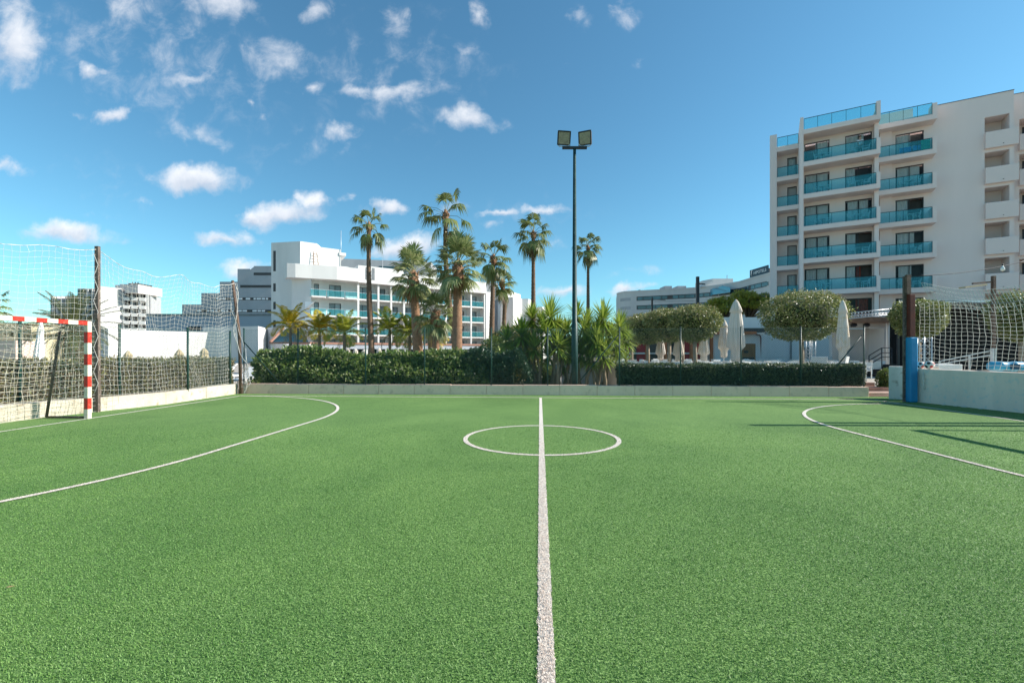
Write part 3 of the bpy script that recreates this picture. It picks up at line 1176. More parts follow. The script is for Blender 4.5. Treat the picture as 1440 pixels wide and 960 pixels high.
# ---------------------------------------------------------------- chain-link fences (green posts)
def fence(name, label, posts, h_post, h_mesh, z0, braces=(), pr=.024, cell=.055, wr=.0021, bend=None):
    t = thing(name, label, 'fence', (posts[0] + posts[-1]) / 2)
    for i, p in enumerate(posts):
        q = MB()
        q.cyl((p.x, p.y, z0 - .05), (p.x, p.y, z0 + h_post), pr, n=10)
        q.lathe([(pr * 1.25, 0), (pr * 1.25, .02), (pr * .4, .035)], 10, (p.x, p.y, z0 + h_post))
        q.build('fence_post', 'dark_green_metal', t, world=True)
    for a, b in braces:
        q = MB()
        q.cyl(a, b, .018, n=8)
        q.build('brace', 'dark_green_metal', t, world=True)
    parts = []
    for a, b in zip(posts[:-1], posts[1:]):
        L = (b - a).length
        d = (b - a) / L
        A, B = [], []
        for s in (1, -1):
            c0 = -h_mesh if s > 0 else 0
            k = 0
            x = c0
            while x < L + (h_mesh if s < 0 else 0):
                # line from (x,0) to (x+s*h, h)
                x0_, z0_, x1_, z1_ = x, 0, x + s * h_mesh, h_mesh
                if s > 0:
                    lo = max(0, -x0_)
                    hi = min(h_mesh, L - x0_)
                else:
                    lo = max(0, x0_ - L)
                    hi = min(h_mesh, x0_)
                if hi > lo + .01:
                    A.append(np.array(a + d * (x0_ + s * lo)) + [0, 0, z0 + .02 + lo])
                    B.append(np.array(a + d * (x0_ + s * hi)) + [0, 0, z0 + .02 + hi])
                x += cell * 1.41
        off = np.array([-d.y, d.x, 0]) * -.03
        parts.append(tubes(np.array(A) + off, np.array(B) + off, wr))
        lw0 = [np.array(a) + off + [0, 0, z0 + z] for z in (.03, h_mesh / 2, h_mesh + .01)]
        lw1 = [np.array(b) + off + [0, 0, z0 + z] for z in (.03, h_mesh / 2, h_mesh + .01)]
        parts.append(tubes(lw0, lw1, .0025))
    V, Fc = merge(parts)
    link_mesh('chain_link_mesh', V, Fc, 'wire_green', t, world=True)
    return t


bp = [KP(px, .15) for px in (343, 419, 514, 597, 691, 770, 871, 957, 1042, 1126, 1215)]
ztp = 2.17
fence('chain_link_fence', 'green chain link fence with round posts on the far kerb before the hedges',
      bp, 1.90, 1.86, .32,
      braces=[(KP(343, .15, 1.78), KP(393, .15, .36)), (KP(869, .15, 1.98), KP(812, .2, .36)),
              (KP(1212, .15, 1.95), KP(1176, .15, .95))])
lp = [Vector((-9.62, 14.9, 0)), Vector((-9.62, 12.75, 0)), Vector((-9.98, 11.35, 0)), Vector((-10.75, 8.75, 0)), Vector((-11.5, 5, 0))]
fence('chain_link_fence', 'green chain link fence on the sunny left kerb behind the goal and ball nets',
      [Vector((-9.55, 15.3, 0)), Vector((gx(264, 13.15), 13.15, 0)), Vector((gx(168, 11.5), 11.5, 0)), Vector((gx(28, 10.0), 10.0, 0)), Vector((-12.0, 6, 0))],
      1.78, 1.72, .33, pr=.03)

# ---------------------------------------------------------------- floodlight mast
fp = KP(808, .55)
t = thing('floodlight_mast', 'tall dark green floodlight mast with two square lamps behind the far kerb', 'floodlight', fp)
ht = CH + (HY - 208) / F * fp.y
q = MB()
q.tube([(0, 0, 0), (0, 0, 2.4), (0, 0, 2.42), (0, 0, ht - .02)], [.115, .105, .085, .05], 14)
q.box(-.2, .2, -.2, .2, 0, .03)
q.build('pole', 'pole_green', t)
q = MB()
q.box(-.42, .42, -.04, .04, ht - .04, ht + .04)
q.build('crossarm', 'dark_metal', t)
for sx, yw, rl in ((-.37, R(8), 0), (.35, R(-28), R(3))):
    M = Matrix.Translation((sx, -.05, ht + .30)) @ Matrix.Rotation(yw, 4, 'Z') @ Matrix.Rotation(rl, 4, 'Y') @ Matrix.Rotation(R(14), 4, 'X')
    q = MB()
    q.box(-.21, .21, -.02, .09, -.20, .20, M)
    q.box(-.15, .15, .09, .15, -.13, .13, M)
    for s in (-1, 1):
        q.box(s * .21 - .02, s * .21 + .02, -.035, -.02, -.22, .22, M)
        q.box(-.23, .23, -.036, -.021, s * .21 - .02, s * .21 + .02, M)
    q.box(-.2, .2, -.06, -.03, .215, .23, M)
    fl = q.build('lamp_housing', 'dark_metal', t)
    q = MB()
    q.box(-.19, .19, -.028, -.022, -.19, .19, M)
    q.build('lens', 'floodlight_lens', fl)
    q = MB()
    q.beam((sx - .14, 0, ht + .04), (sx - .22, -.02, ht + .12), .02, .02)
    q.beam((sx + .14, 0, ht + .04), (sx + .22, -.02, ht + .12), .02, .02)
    q.box(sx - .15, sx + .15, -.02, .02, ht + .04, ht + .06)
    q.build('lamp_bracket', 'light_metal', t)

# ---------------------------------------------------------------- ball, barrel and lost things
def football(c, r, label):
    t = thing('football', label, 'ball', (c[0], c[1], c[2]))
    import bmesh
    bm = bmesh.new()
    bmesh.ops.create_icosphere(bm, subdivisions=4, radius=r)
    ico = []
    b2 = bmesh.new()
    bmesh.ops.create_icosphere(b2, subdivisions=1, radius=1)
    cs = [v.co.normalized() for v in b2.verts]
    b2.free()
    me = bpy.data.meshes.new('leather_shell')
    for v in bm.verts:
        v.co += Vector((0, 0, r))
    bm.to_mesh(me)
    bm.free()
    for m_ in ('ball_white', 'ball_red', 'ball_black'):
        me.materials.append(MATS[m_])
    for p in me.polygons:
        d = (p.center - Vector((0, 0, r))).normalized()
        k = max(range(12), key=lambda i: cs[i].dot(d))
        p.use_smooth = True
        if cs[k].dot(d) > .93:
            p.material_index = 1 + k % 2
    o = bpy.data.objects.new('leather_shell', me)
    COL.objects.link(o)
    o.parent = t
    return t


pb = W(1304, 514, 12.4)
football((11.67, 12.62, .95), .115, 'white football with red patches resting on the right wall beside the blue post')
football((11.65, 12.86, .952), .10, 'smaller dusty red football behind the white one on the right wall')

# blue foam roll lying on its side on the far side of the wall
c = W(1415, 517, 11.4)
t = thing('plastic_barrel', 'bright blue ribbed plastic barrel lying on its side on the right wall', 'barrel', (c.x, c.y, .93))
q = MB()
n = 20
prof = [(0.02, -.36), (.10, -.36), (.125, -.32), (.115, -.2), (.13, -.18), (.13, -.1), (.118, -.08), (.118, .1), (.13, .12), (.13, .2), (.115, .22), (.125, .32), (.10, .36), (.02, .36)]
q.lathe(prof, 20)
V = np.array(q.v)
a = R(-12)
V = np.stack([V[:, 2] * math.cos(a), V[:, 2] * math.sin(a), V[:, 0] + .13], 1) + np.stack([-V[:, 1] * math.sin(a), V[:, 1] * math.cos(a), 0 * V[:, 0]], 1)
link_mesh('barrel_body', V, q.f, 'blue_barrel', t, smooth=[True] * len(q.f))
q = MB()
M = Matrix.Rotation(a, 4, 'Z')
q.box(.0, .20, -.135, -.115, .06, .19, M)
q.build('side_opening', 'blue_barrel_dark', t)

# dry leaf on the turf
c = W(12, 828, 2.71)
q = MB()
q.add([(c.x - .02, c.y, .012), (c.x, c.y + .004, .018), (c.x + .03, c.y + .015, .013), (c.x, c.y - .006, .012)], [(0, 3, 2, 1)])
tag(q.build('fallen_leaf', 'palm_dead'), 'thin pale yellow dry leaf lying on the near left turf', 'leaf')
# ---------------------------------------------------------------- hedges
def hedge(name, label, cat, a, b, depth, hfn, z0, n, size, lm, aspect=.45, rough=.10, core='soil', ends=.12, upw=.8, seed=1, gaps=0.0, slope=0.0):
    """leafy hedge from a to b (front line); depth goes to the left of a->b"""
    a, b = Vector(a), Vector(b)
    d = (b - a)
    L = d.length
    d.normalize()
    s = Vector((-d.y, d.x, 0))
    t = thing(name, label, cat, ((a + b) / 2 + s * depth / 2).to_tuple()[:2] + (z0,))
    r = np.random.default_rng(seed)
    face = r.choice(5, n, p=[.44, .30, .14, .06, .06])
    u = r.uniform(0, 1, n)
    w = r.uniform(0, 1, n)
    h = r.uniform(0, 1, n)
    nrm = np.zeros((n, 3))
    jit = np.abs(r.normal(0, rough, n))
    f = face == 0
    w[f] = jit[f] * .9 / depth
    f = face == 2
    w[f] = 1 - jit[f] / depth
    f = face == 1
    h[f] = 1 - jit[f] * .8
    f = face == 3
    u[f] = jit[f] / L
    f = face == 4
    u[f] = 1 - jit[f] / L
    nv = {0: -np.array(s), 1: np.array([0, 0, 1.]), 2: np.array(s), 3: -np.array(d), 4: np.array(d)}
    for k, v in nv.items():
        nrm[face == k] = v
    H = hfn(u)
    P = np.array(a) + np.outer(u * L, np.array(d)) + np.outer(w * depth, np.array(s))
    P[:, 2] = z0 + h * H
    P += np.outer(slope * np.clip(h - .45, 0, 1) / .55 * np.clip(1 - w * 1.5, 0, 1), np.array(s))
    dv = vnoise(P, 2.6, seed) * .5 + vnoise(P, 7, seed + 1) * .35
    P += nrm * (dv * rough * 1.1)[:, None]
    if gaps:
        keep = (vnoise(P, 5, seed + 5) + vnoise(P, 11, seed + 6)) > -1.6 + gaps
        P, nrm = P[keep], nrm[keep]
    V, Fc = leaves(P, size, aspect, nrm + np.array([0, 0, .5]), upw)
    link_mesh('foliage', V, Fc, lm, t, world=True)
    q = MB()
    k = max(2, int(L / .5))
    for i in range(k):
        u0, u1 = i / k, (i + 1) / k
        hh = float(min(hfn(np.array([u0]))[0], hfn(np.array([u1]))[0]))
        p = a + d * (u0 * L) + s * (rough * 1.2 + .05)
        p1 = a + d * (u1 * L) + s * (rough * 1.2 + .05)
        e0, e1 = p + s * (depth - rough * 2.4 - .1), p1 + s * (depth - rough * 2.4 - .1)
        if i == 0:
            p, e0 = p + d * rough, e0 + d * rough
        if i == k - 1:
            p1, e1 = p1 - d * rough, e1 - d * rough
        vs = [p, p1, e1, e0]
        top = hh - rough * 1.3
        sl_ = s * (slope * .9)
        vs = [Vector((v.x, v.y, z0)) for v in vs] + [Vector((v.x, v.y, z0 + top)) + (sl_ if k_ < 2 else Vector((0, 0, 0))) for k_, v in enumerate(vs)]
        q.add(vs, [(3, 2, 1, 0), (4, 5, 6, 7), (0, 1, 5, 4), (1, 2, 6, 5), (2, 3, 7, 6), (3, 0, 4, 7)])
    q.build('opaque_core', core, t, world=True)  # solid core added behind the leaves to stop see-through
    return t


mat('dark_core', (.040, .050, .018), .95, (.018, .022, .010), 9, bump=1)  # dark tone for the opaque cores added inside the foliage
mat('dry_core', (.12, .09, .055), .95, (.05, .038, .022), 9, bump=1)  # brown tone for the core added inside the dry hedge

# tall leafy hedge behind the far kerb, px 348..745
ha, hb = KP(350, .45), KP(684, .50)
hedge('leafy_hedge', 'long bright leafy hedge with a sunlit uneven top behind the far kerb, left half', 'hedge',
      ha, hb, 1.3, lambda u: 1.36 + .06 * np.sin(u * 9) + .05 * np.sin(u * 23 + 1) + .16 * np.exp(-((u - .20) / .09) ** 2) - .5 * np.clip((u - .86) / .14, 0, 1) ** 2,
      .02, 26000, .125, 'hedge_leaf', .5, .16, 'dark_core', seed=3, slope=.55)
ha, hb = KP(645, .58), KP(745, .45)
hedge('leafy_hedge', 'dense dark green bush between the bright hedge and the spiky yuccas', 'hedge',
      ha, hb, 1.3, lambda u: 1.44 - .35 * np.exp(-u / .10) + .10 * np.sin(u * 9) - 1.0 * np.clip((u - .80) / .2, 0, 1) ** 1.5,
      .02, 15000, .085, 'dark_leaf', .4, .18, 'dark_core', seed=4, slope=.3)
ha, hb = KP(872, .20), KP(1218, .20)
hedge('clipped_hedge', 'low square clipped dark green hedge on the far kerb, right half', 'hedge',
      ha, hb, .75, lambda u: .68 + .02 * np.sin(u * 40), .32, 26000, .062, 'low_hedge_leaf', .5, .05, 'dark_core', seed=5, upw=.5)
# thin dry hedge behind the left kerb
hedge('dry_hedge', 'brown half dry hedge behind the chain link on the left kerb', 'hedge',
      (-13.5, 5.2, 0), (-9.85, 15.9, 0), .6, lambda u: 1.18 + .03 * np.sin(u * 30) + .0 * u, .02, 30000, .10, 'dry_leaf', .32, .10, 'dry_core', seed=6, gaps=.35)
# round bush by the steps
def bush(name, label, cat, c, rx, ry, rz, n, size, lm, seed=1, core='dark_core', aspect=.5):
    t = thing(name, label, cat, (c[0], c[1], c[2]))
    r = np.random.default_rng(seed)
    d = r.normal(size=(n, 3))
    d /= np.linalg.norm(d, axis=1, keepdims=True)
    rad = 1 - np.abs(r.normal(0, .09, n)) + .08 * vnoise(d, 3.2, seed) + .05 * vnoise(d, 8, seed + 3)
    P = d * rad[:, None] * [rx, ry, rz] + [0, 0, rz]
    P = P[P[:, 2] > 0]
    d = (P - [0, 0, rz])
    d /= np.linalg.norm(d, axis=1, keepdims=True)
    V, Fc = leaves(P, size, aspect, d, .8)
    link_mesh('foliage', V, Fc, lm, t)
    q = MB()
    q.lathe([(.02, .02)] + [(math.sin(a) * rx * .74, rz - math.cos(a) * rz * .78) for a in np.linspace(.4, 2.8, 8)] + [(.01, rz * 1.77)], 14)
    q.build('opaque_core', core, t)  # solid filler added inside the bush
    return t


p = W(1245, 553, 15.4)
bush('round_bush', 'small round light green bush at the gap in the hedge, beside the steps', 'bush', (p.x, p.y, 0.05), .24, .24, .40, 1800, .06, 'bush_leaf', 11)

# ---------------------------------------------------------------- palms
def tri(V, Q):
    Q = np.asarray(Q)
    return V, np.concatenate([Q[:, [0, 1, 2]], Q[:, [0, 2, 3]]])


def fan_frond(base, az, el, lp, lb, nb=22, droop=.5, spread=105, w=.045, r=None):
    r = r or rng
    h = np.array([math.cos(az), math.sin(az), 0])
    z = np.array([0, 0, 1.])
    d0 = h * math.cos(el) + z * math.sin(el)
    # petiole bends down a little
    p1 = base + d0 * lp * .6
    el2 = el - droop * .5
    d1 = h * math.cos(el2) + z * math.sin(el2)
    p2 = p1 + d1 * lp * .4
    s = np.cross(d1, z)
    s /= np.linalg.norm(s)
    nn = np.cross(s, d1)
    parts = [tri(*tubes([base, p1], [p1, p2], .016 if lb < 1.2 else .022, 3))]
    th = np.radians(np.linspace(-spread, spread, nb) + r.normal(0, 2, nb))
    L = lb * (.72 + .28 * np.cos(th)) * r.uniform(.88, 1.08, nb)
    dirs = np.outer(np.cos(th), d1) + np.outer(np.sin(th), s) + nn * (.25 * np.cos(th * 1.0) - .05)[:, None]
    dirs /= np.linalg.norm(dirs, axis=1, keepdims=True)
    side = np.outer(-np.sin(th), d1) + np.outer(np.cos(th), s)
    g = droop
    mid = p2 + dirs * (L * .5)[:, None] - np.outer(L * .10 * g, z)
    end = mid + dirs * (L * (.46 - .16 * g))[:, None] - np.outer(L * (.08 + .38 * g) * r.uniform(.7, 1.3, nb), z)
    ww = w * lb
    V = np.stack([np.repeat(p2[None], nb, 0), mid + side * ww, mid - side * ww, end], 1)
    base_i = np.arange(nb)[:, None] * 4
    Fc = np.concatenate([base_i + [[0, 1, 2]], base_i + [[1, 3, 2]]])
    parts.append((V.reshape(-1, 3), Fc))
    return parts


def feather_frond(base, az, el, L, nl=34, droop=1.2, w=.03, ll=.35, hang=.5, r=None):
    r = r or rng
    k = 9
    pts = [np.array(base, float)]
    h = np.array([math.cos(az), math.sin(az), 0])
    z = np.array([0, 0, 1.])
    for i in range(k):
        e = el - droop * ((i + .5) / k) ** 1.3
        pts.append(pts[-1] + (h * math.cos(e) + z * math.sin(e)) * L / k)
    pts = np.array(pts)
    parts = [tri(*tubes(pts[:-1], pts[1:], .014 * L / 1.6, 3))]
    t = np.linspace(.16, .99, nl)
    idx = t * k
    i0 = np.minimum(idx.astype(int), k - 1)
    fr = idx - i0
    P = pts[i0] * (1 - fr)[:, None] + pts[i0 + 1] * fr[:, None]
    T = pts[i0 + 1] - pts[i0]
    T /= np.linalg.norm(T, axis=1, keepdims=True)
    s = np.cross(T, z)
    s /= np.linalg.norm(s, axis=1, keepdims=True) + 1e-6
    for sg in (1, -1):
        l = ll * (np.sin(np.clip(t * 1.02, 0, 1) * math.pi) ** .6 + .12) * r.uniform(.8, 1.1, nl)
        dd = s * sg + T * .75 + z * (.35 - hang) + r.normal(0, .1, (nl, 3))
        dd /= np.linalg.norm(dd, axis=1, keepdims=True)
        mid = P + dd * (l * .5)[:, None]
        end = mid + dd * (l * .45)[:, None] - np.outer(l * .35 * hang, z)
        V = np.stack([P, mid + T * w * .5, mid - T * w * .5, end], 1)
        b = np.arange(nl)[:, None] * 4
        parts.append((V.reshape(-1, 3), np.concatenate([b + [[0, 1, 2]], b + [[1, 3, 2]]])))
    return parts


def trunk(t, pts, rs, m, rings=True, n=14, ring=.13):
    """trunk along pts with slight ring steps"""
    P, Rr = [], []
    pts = [Vector(p) for p in pts]
    tot = sum((b - a).length for a, b in zip(pts, pts[1:]))
    k = max(6, int(tot / ring))
    for i in range(k + 1):
        f = i / k * (len(pts) - 1)
        j = min(int(f), len(pts) - 2)
        p = pts[j].lerp(pts[j + 1], f - j)
        r_ = rs[j] + (rs[j + 1] - rs[j]) * (f - j)
        P.append(p)
        Rr.append(r_ * (1.05 if i % 2 else .96) if rings else r_)
    q = MB()
    q.tube(P, Rr, n)
    return q.build('trunk', m, t)


def fan_palm(label, px, cy, D, foot, lb, nf, rtop, rbot, lean=0.0, skirt=6, lm='palm_leaf', tm='trunk_grey', seed=1,
             elr=(-55, 80), boots=1.0, lp=.9, droop=(.35, .9), group=None, nb=22):
    r = np.random.default_rng(seed)
    top = W(px, cy, D)
    base = Vector((gx(foot, D), D, 0))
    t = thing('fan_palm', label, 'palm tree', base, group=group)
    tt = top - base
    mid = tt * .5 + Vector((lean, 0, 0))
    trunk(t, [(0, 0, -.1), mid * .5 + Vector((0, 0, 0)), mid, mid.lerp(tt, .5) + Vector((lean * .35, 0, 0)), tt], [rbot, rbot * .86, (rbot + rtop) / 2, rtop * 1.02, rtop], tm)
    # rough reddish leaf bases under the crown
    q = MB()
    hb = 1.1 * boots
    q.lathe([(rtop * 1.0, -hb), (rtop * 1.15, -hb * .7), (rtop * 1.3, -.25), (rtop * 1.1, .05), (rtop * .3, .25)], 14, tt)
    for i in range(int(60 * boots)):
        a = r.uniform(0, 6.28)
        z = r.uniform(-hb, 0)
        rr = rtop * 1.12
        p0 = tt + Vector((rr * math.cos(a), rr * math.sin(a), z))
        q.cyl(p0, p0 + Vector((math.cos(a) * .09, math.sin(a) * .09, .20)), .03, .015, 4)
    q.build('leaf_bases', 'trunk_red', t)
    parts, dead = [], []
    for i in range(nf):
        el = R(elr[1] + (elr[0] - elr[1]) * ((i + .5) / nf) ** .9 + r.normal(0, 6))
        az = i * 2.399 + r.normal(0, .2)
        age = (i + .5) / nf
        dr = droop[0] + (droop[1] - droop[0]) * age + .1 * r.normal()
        parts += fan_frond(np.array(tt) + [0, 0, .05 - .3 * age], az, el, lp * r.uniform(.75, 1.15), lb * r.uniform(.85, 1.1), nb, dr, r=r)
    for i in range(skirt):
        az = r.uniform(0, 6.28)
        dead += fan_frond(np.array(tt) + [0, 0, -.35 - .3 * r.random()], az, R(r.uniform(-75, -45)), lp * .6, lb * .8, nb - 6, 1.1, r=r)
    V, Fc = merge(parts)
    link_mesh('crown', V, Fc, lm, t)
    if dead:
        V, Fc = merge(dead)
        link_mesh('dead_fronds', V, Fc, 'palm_dead', t)
    return t


GP = 'tall palms behind the hedge'
fan_palm('tall slender fan palm standing apart, leftmost of the tall ones, before the white hotel', 519, 317, 29, 524, .84, 18, .13, .21, lean=-.1, skirt=3, seed=21,
         elr=(-45, 88), lp=.85, droop=(.7, 1.5), boots=.35, tm='trunk_brown', group=GP)
fan_palm('tallest slender fan palm, its trunk leaning, whose crown stands highest of all', 627, 300, 29, 646, 1.05, 14, .14, .22, lean=-.30, skirt=2, seed=22,
         elr=(-40, 88), lp=1.3, droop=(.6, 1.5), boots=.45, tm='trunk_brown', group=GP)
fan_palm('slender dark trunked fan palm just right of the densest crown, over the hotel end', 694, 362, 30, 690, .92, 21, .13, .21, skirt=5, seed=23,
         elr=(-50, 86), lp=.9, droop=(.7, 1.4), boots=.5, tm='trunk_brown', group=GP)
fan_palm('small slender palm with a bushy crown, right beside the dark trunked one and lower', 706, 396, 31, 697, .82, 18, .13, .17, lean=.35, skirt=4, seed=24,
         elr=(-55, 86), lp=.6, droop=(.5, 1.2), boots=.4, tm='trunk_brown', group=GP)
fan_palm('tall straight slender fan palm standing just left of the floodlight mast, alone against the sky', 750, 328, 33, 750, .98, 22, .13, .20, skirt=4, seed=25,
         elr=(-60, 88), lp=1.0, droop=(.7, 1.5), boots=.4, tm='trunk_brown', group=GP)
fan_palm('slender fan palm with a small crown just right of the floodlight mast', 827, 348, 44, 827, 1.05, 22, .13, .2, skirt=3, seed=26,
         elr=(-45, 88), lp=1.0, droop=(.7, 1.4), boots=.3, tm='trunk_brown', group=GP)
fan_palm('thick reddish trunked fan palm with a wide shaggy crown, in front of the hotel balconies', 581, 385, 26, 590, .90, 38, .21, .33, skirt=4, seed=27,
         elr=(-38, 85), lp=1.05, droop=(.2, .85), boots=1.3, tm='trunk_red', lm='palm_leaf_grey', group=GP, nb=26)
fan_palm('thick red brown trunked fan palm with the densest grey green crown, centre of the group', 644, 371, 24, 642, .92, 44, .21, .32, skirt=4, seed=28,
         elr=(-38, 85), lp=1.0, droop=(.15, .8), boots=1.2, tm='trunk_red', lm='palm_leaf_grey', group=GP, nb=28)
fan_palm('short stocky fan palm with a low shaggy crown between the two thick trunked ones', 612, 440, 25, 613, .82, 34, .17, .24, skirt=3, seed=29,
         elr=(-50, 85), lp=.8, droop=(.3, 1.0), boots=1.0, tm='trunk_red', lm='palm_leaf_grey', group=GP, nb=24)
# a crown just at the left edge
fan_palm('distant fan palm whose brownish crown is cut by the left edge of the photo', -18, 428, 34, -18, .95, 20, .13, .22, skirt=5, seed=30,
         elr=(-60, 80), lp=1.1, droop=(.6, 1.2), lm='palm_leaf', tm='trunk_brown')


def feather_palm(name, label, px, cy, D, L, nf, lm, rt, tm='trunk_grey', seed=1, elr=(-40, 80), droop=(1.0, 1.9), nl=30, ll=.3, hang=.5, group=None, dead=3, w=.03):
    r = np.random.default_rng(seed)
    top = W(px, cy, D)
    t = thing(name, label, 'palm tree', (top.x, D, 0), group=group)
    z = top.z
    trunk(t, [(0, 0, -.1), (0.02, 0, z * .5), (0, 0, z)], [rt * 1.3, rt, rt * .9], tm, ring=.1)
    parts, dd = [], []
    for i in range(nf):
        age = (i + .5) / nf
        el = R(elr[1] + (elr[0] - elr[1]) * age + r.normal(0, 6))
        parts += feather_frond(np.array([0, 0, z]), i * 2.399 + r.normal(0, .2), el, L * r.uniform(.8, 1.1), nl, droop[0] + (droop[1] - droop[0]) * age, w=w, ll=ll, hang=hang, r=r)
    for i in range(dead):
        dd += feather_frond(np.array([0, 0, z - .1]), r.uniform(0, 6.28), R(-35), L * .8, nl // 2, 1.3, ll=ll * .8, hang=1, r=r)
    V, Fc = merge(parts)
    link_mesh('crown', V, Fc, lm, t)
    if dd:
        V, Fc = merge(dd)
        link_mesh('dead_fronds', V, Fc, 'palm_dead', t)
    return t


GQ = 'small yellow feather palms in front of the white hotel'
for i, (px, cy, lm, lb) in enumerate([(408, 460, 'queen_leaf', 'small yellow orange feather palm, leftmost of its row, before the blank hotel wall'),
                                      (449, 466, 'queen_leaf', 'small yellow orange feather palm, second of its row from the left, the most orange'),
                                      (484, 471, 'queen_leaf_green', 'small yellow green feather palm, left of the lone slender fan palm trunk'),
                                      (548, 466, 'queen_leaf_green', 'small bright yellow green feather palm, right of the lone slender fan palm trunk'),
                                      (576, 472, 'queen_leaf_green', 'small feather palm half hidden behind the left thick palm trunk'),
                                      (604, 476, 'queen_leaf', 'small orange feather palm behind the short stocky fan palm')]):
    feather_palm('feather_palm', lb, px, cy, 30, 1.75, 20, lm, .10, seed=40 + i, elr=(15, 88), droop=(.7, 2.2), nl=46, ll=.46, hang=.4, group=GQ, w=.06, dead=2)
feather_palm('date_palm', 'wide bushy dark date palm behind the goal net on the left', 103, 462, 22, 2.1, 44, 'date_leaf', .34, 'trunk_brown', 50, (-55, 85), (.5, 1.2), 44, .34, .3, dead=10)

# ---------------------------------------------------------------- yuccas
def rosette(c, L, n, r, tilt=(0, 0)):
    k = np.arange(n)
    el = np.radians(86 - 122 * ((k + .5) / n) ** .70 + r.normal(0, 6, n))
    az = k * 2.399 + r.normal(0, .15, n)
    d = np.stack([np.cos(az) * np.cos(el), np.sin(az) * np.cos(el), np.sin(el)], 1)
    d[:, 0] += tilt[0]
    d[:, 1] += tilt[1]
    d /= np.linalg.norm(d, axis=1, keepdims=True)
    s = np.cross(d, [0, 0, 1.])
    s /= np.linalg.norm(s, axis=1, keepdims=True) + 1e-6
    l = (L * r.uniform(.8, 1.08, n))[:, None]
    z = np.array([0, 0, 1.])
    P0 = c + d * .05 + np.outer(-(k / n) * .22, z)
    sag = ((k + .5) / n)[:, None] * .16
    A = P0 + d * l * .45
    E = P0 + d * l - z * l * sag
    w = .032
    V = np.stack([P0 + s * w * .7, P0 - s * w * .7, A + s * w, A - s * w, E], 1)
    b = k[:, None] * 5
    Fc = np.concatenate([b + [[0, 1, 3]], b + [[0, 3, 2]], b + [[2, 3, 4]]])
    return V.reshape(-1, 3), Fc


def yucca(label, px, D, heads, seed=1, group='yuccas round the floodlight mast'):
    r = np.random.default_rng(seed)
    base = Vector((gx(px, D), D, .02))
    t = thing('yucca', label, 'yucca', base, group=group)
    q = MB()
    for (hx, hy, dd, L) in heads:
        hp = W(hx, hy + 5, D + dd) - base
        f = r.uniform(-.38, .38, 2)
        b0 = Vector((f[0], f[1] * .5, -.05))
        mid = b0.lerp(hp, .45) + Vector(((hp.x - b0.x) * -.18 + r.uniform(-.08, .08), r.uniform(-.1, .1), 0))
        q.tube([b0, b0.lerp(mid, .5) + Vector((r.uniform(-.05, .05), 0, 0)), mid, mid.lerp(hp, .6), hp], [.075, .055, .045, .04, .036], 8)
    q.build('trunks' if False else 'stem', 'yucca_bark', t)
    for (hx, hy, dd, L) in heads:
        hp = W(hx, hy + 5, D + dd) - base
        tl = (r.uniform(-.15, .15) + hp.x * .12, r.uniform(-.15, .15))
        V, Fc = rosette(np.array(hp), L * 1.06, 140, r, tl)
        link_mesh('leaf_rosette', V, Fc, 'yucca_leaf', t)
        # dead leaves hanging under the head
        n = 16
        az = r.uniform(0, 6.28, n)
        d = np.stack([np.cos(az) * .45, np.sin(az) * .45, -np.ones(n)], 1)
        s = np.stack([-np.sin(az), np.cos(az), 0 * az], 1)
        P0 = np.array(hp) + [0, 0, -.18] - np.outer(r.uniform(0, .3, n), [0, 0, 1])
        V = np.stack([P0 + s * .02, P0 - s * .02, P0 + d * (L * .5)], 1).reshape(-1, 3)
        link_mesh('dead_leaves', V, np.arange(3 * n).reshape(n, 3), 'yucca_dead', t)
    return t


yucca('yucca with several heads at the left end of the clump, next to the dark bush', 748, 17.2,
      [(733, 462, 0, .72), (713, 470, .5, .62), (748, 440, .6, .6), (740, 478, .4, .6), (762, 448, .6, .55), (752, 480, -.2, .62), (722, 492, .2, .5)], 61)
yucca('tallest yucca, its spiky head standing highest of the clump just left of the mast', 776, 17.0,
      [(774, 438, 0, .82), (768, 460, -.2, .75), (785, 478, -.3, .62), (796, 462, .5, .65), (770, 492, .3, .5), (783, 455, .3, .6), (792, 486, .2, .55)], 62)
yucca('yucca right behind the floodlight mast, its heads showing on both sides of the pole', 806, 17.8,
      [(811, 436, .5, .6), (800, 490, -.2, .6), (822, 462, 0, .72), (790, 505, .2, .5), (818, 490, -.2, .62), (826, 445, .5, .55), (806, 470, .3, .6)], 63)
yucca('bushy yucca right of the mast with two crowded heads over a leaning trunk', 838, 17.0,
      [(848, 440, 0, .72), (838, 468, -.2, .7), (858, 464, .3, .62), (850, 492, -.2, .6), (831, 495, .1, .6), (845, 455, .3, .6), (842, 480, -.3, .6), (826, 478, .2, .55)], 64)
yucca('yucca at the right end of the clump, leaning towards the clipped hedge', 850, 17.9,
      [(872, 452, 0, .66), (866, 476, -.2, .62), (880, 470, .4, .56), (868, 498, 0, .5)], 65)
for i, (px, cy, lb) in enumerate([(705, 497, 'small palm like shrub low behind the dark bush'), (880, 500, 'small yellowish agave shrub at the end of the low hedge')]):
    p = W(px, cy, 18.5)
    t = thing('agave', lb, 'shrub', (p.x, p.y, 0))
    V, Fc = rosette(np.array([0, 0, p.z - .1]), .5, 50, rng)
    link_mesh('leaf_rosette', V, Fc, 'yucca_leaf', t)
    q = MB()
    q.tube([(0, 0, -.05), (.02, 0, p.z - .1)], [.08, .06], 8)
    q.build('stem', 'yucca_bark', t)
p = W(725, 500, 20.5)
bush('background_bush', 'olive yellow rounded bush rising behind the left yuccas', 'bush', (gx(722, 21), 21, .0), 1.25, 1.0, 1.30, 9000, .11, 'olive_bush_leaf', 12)
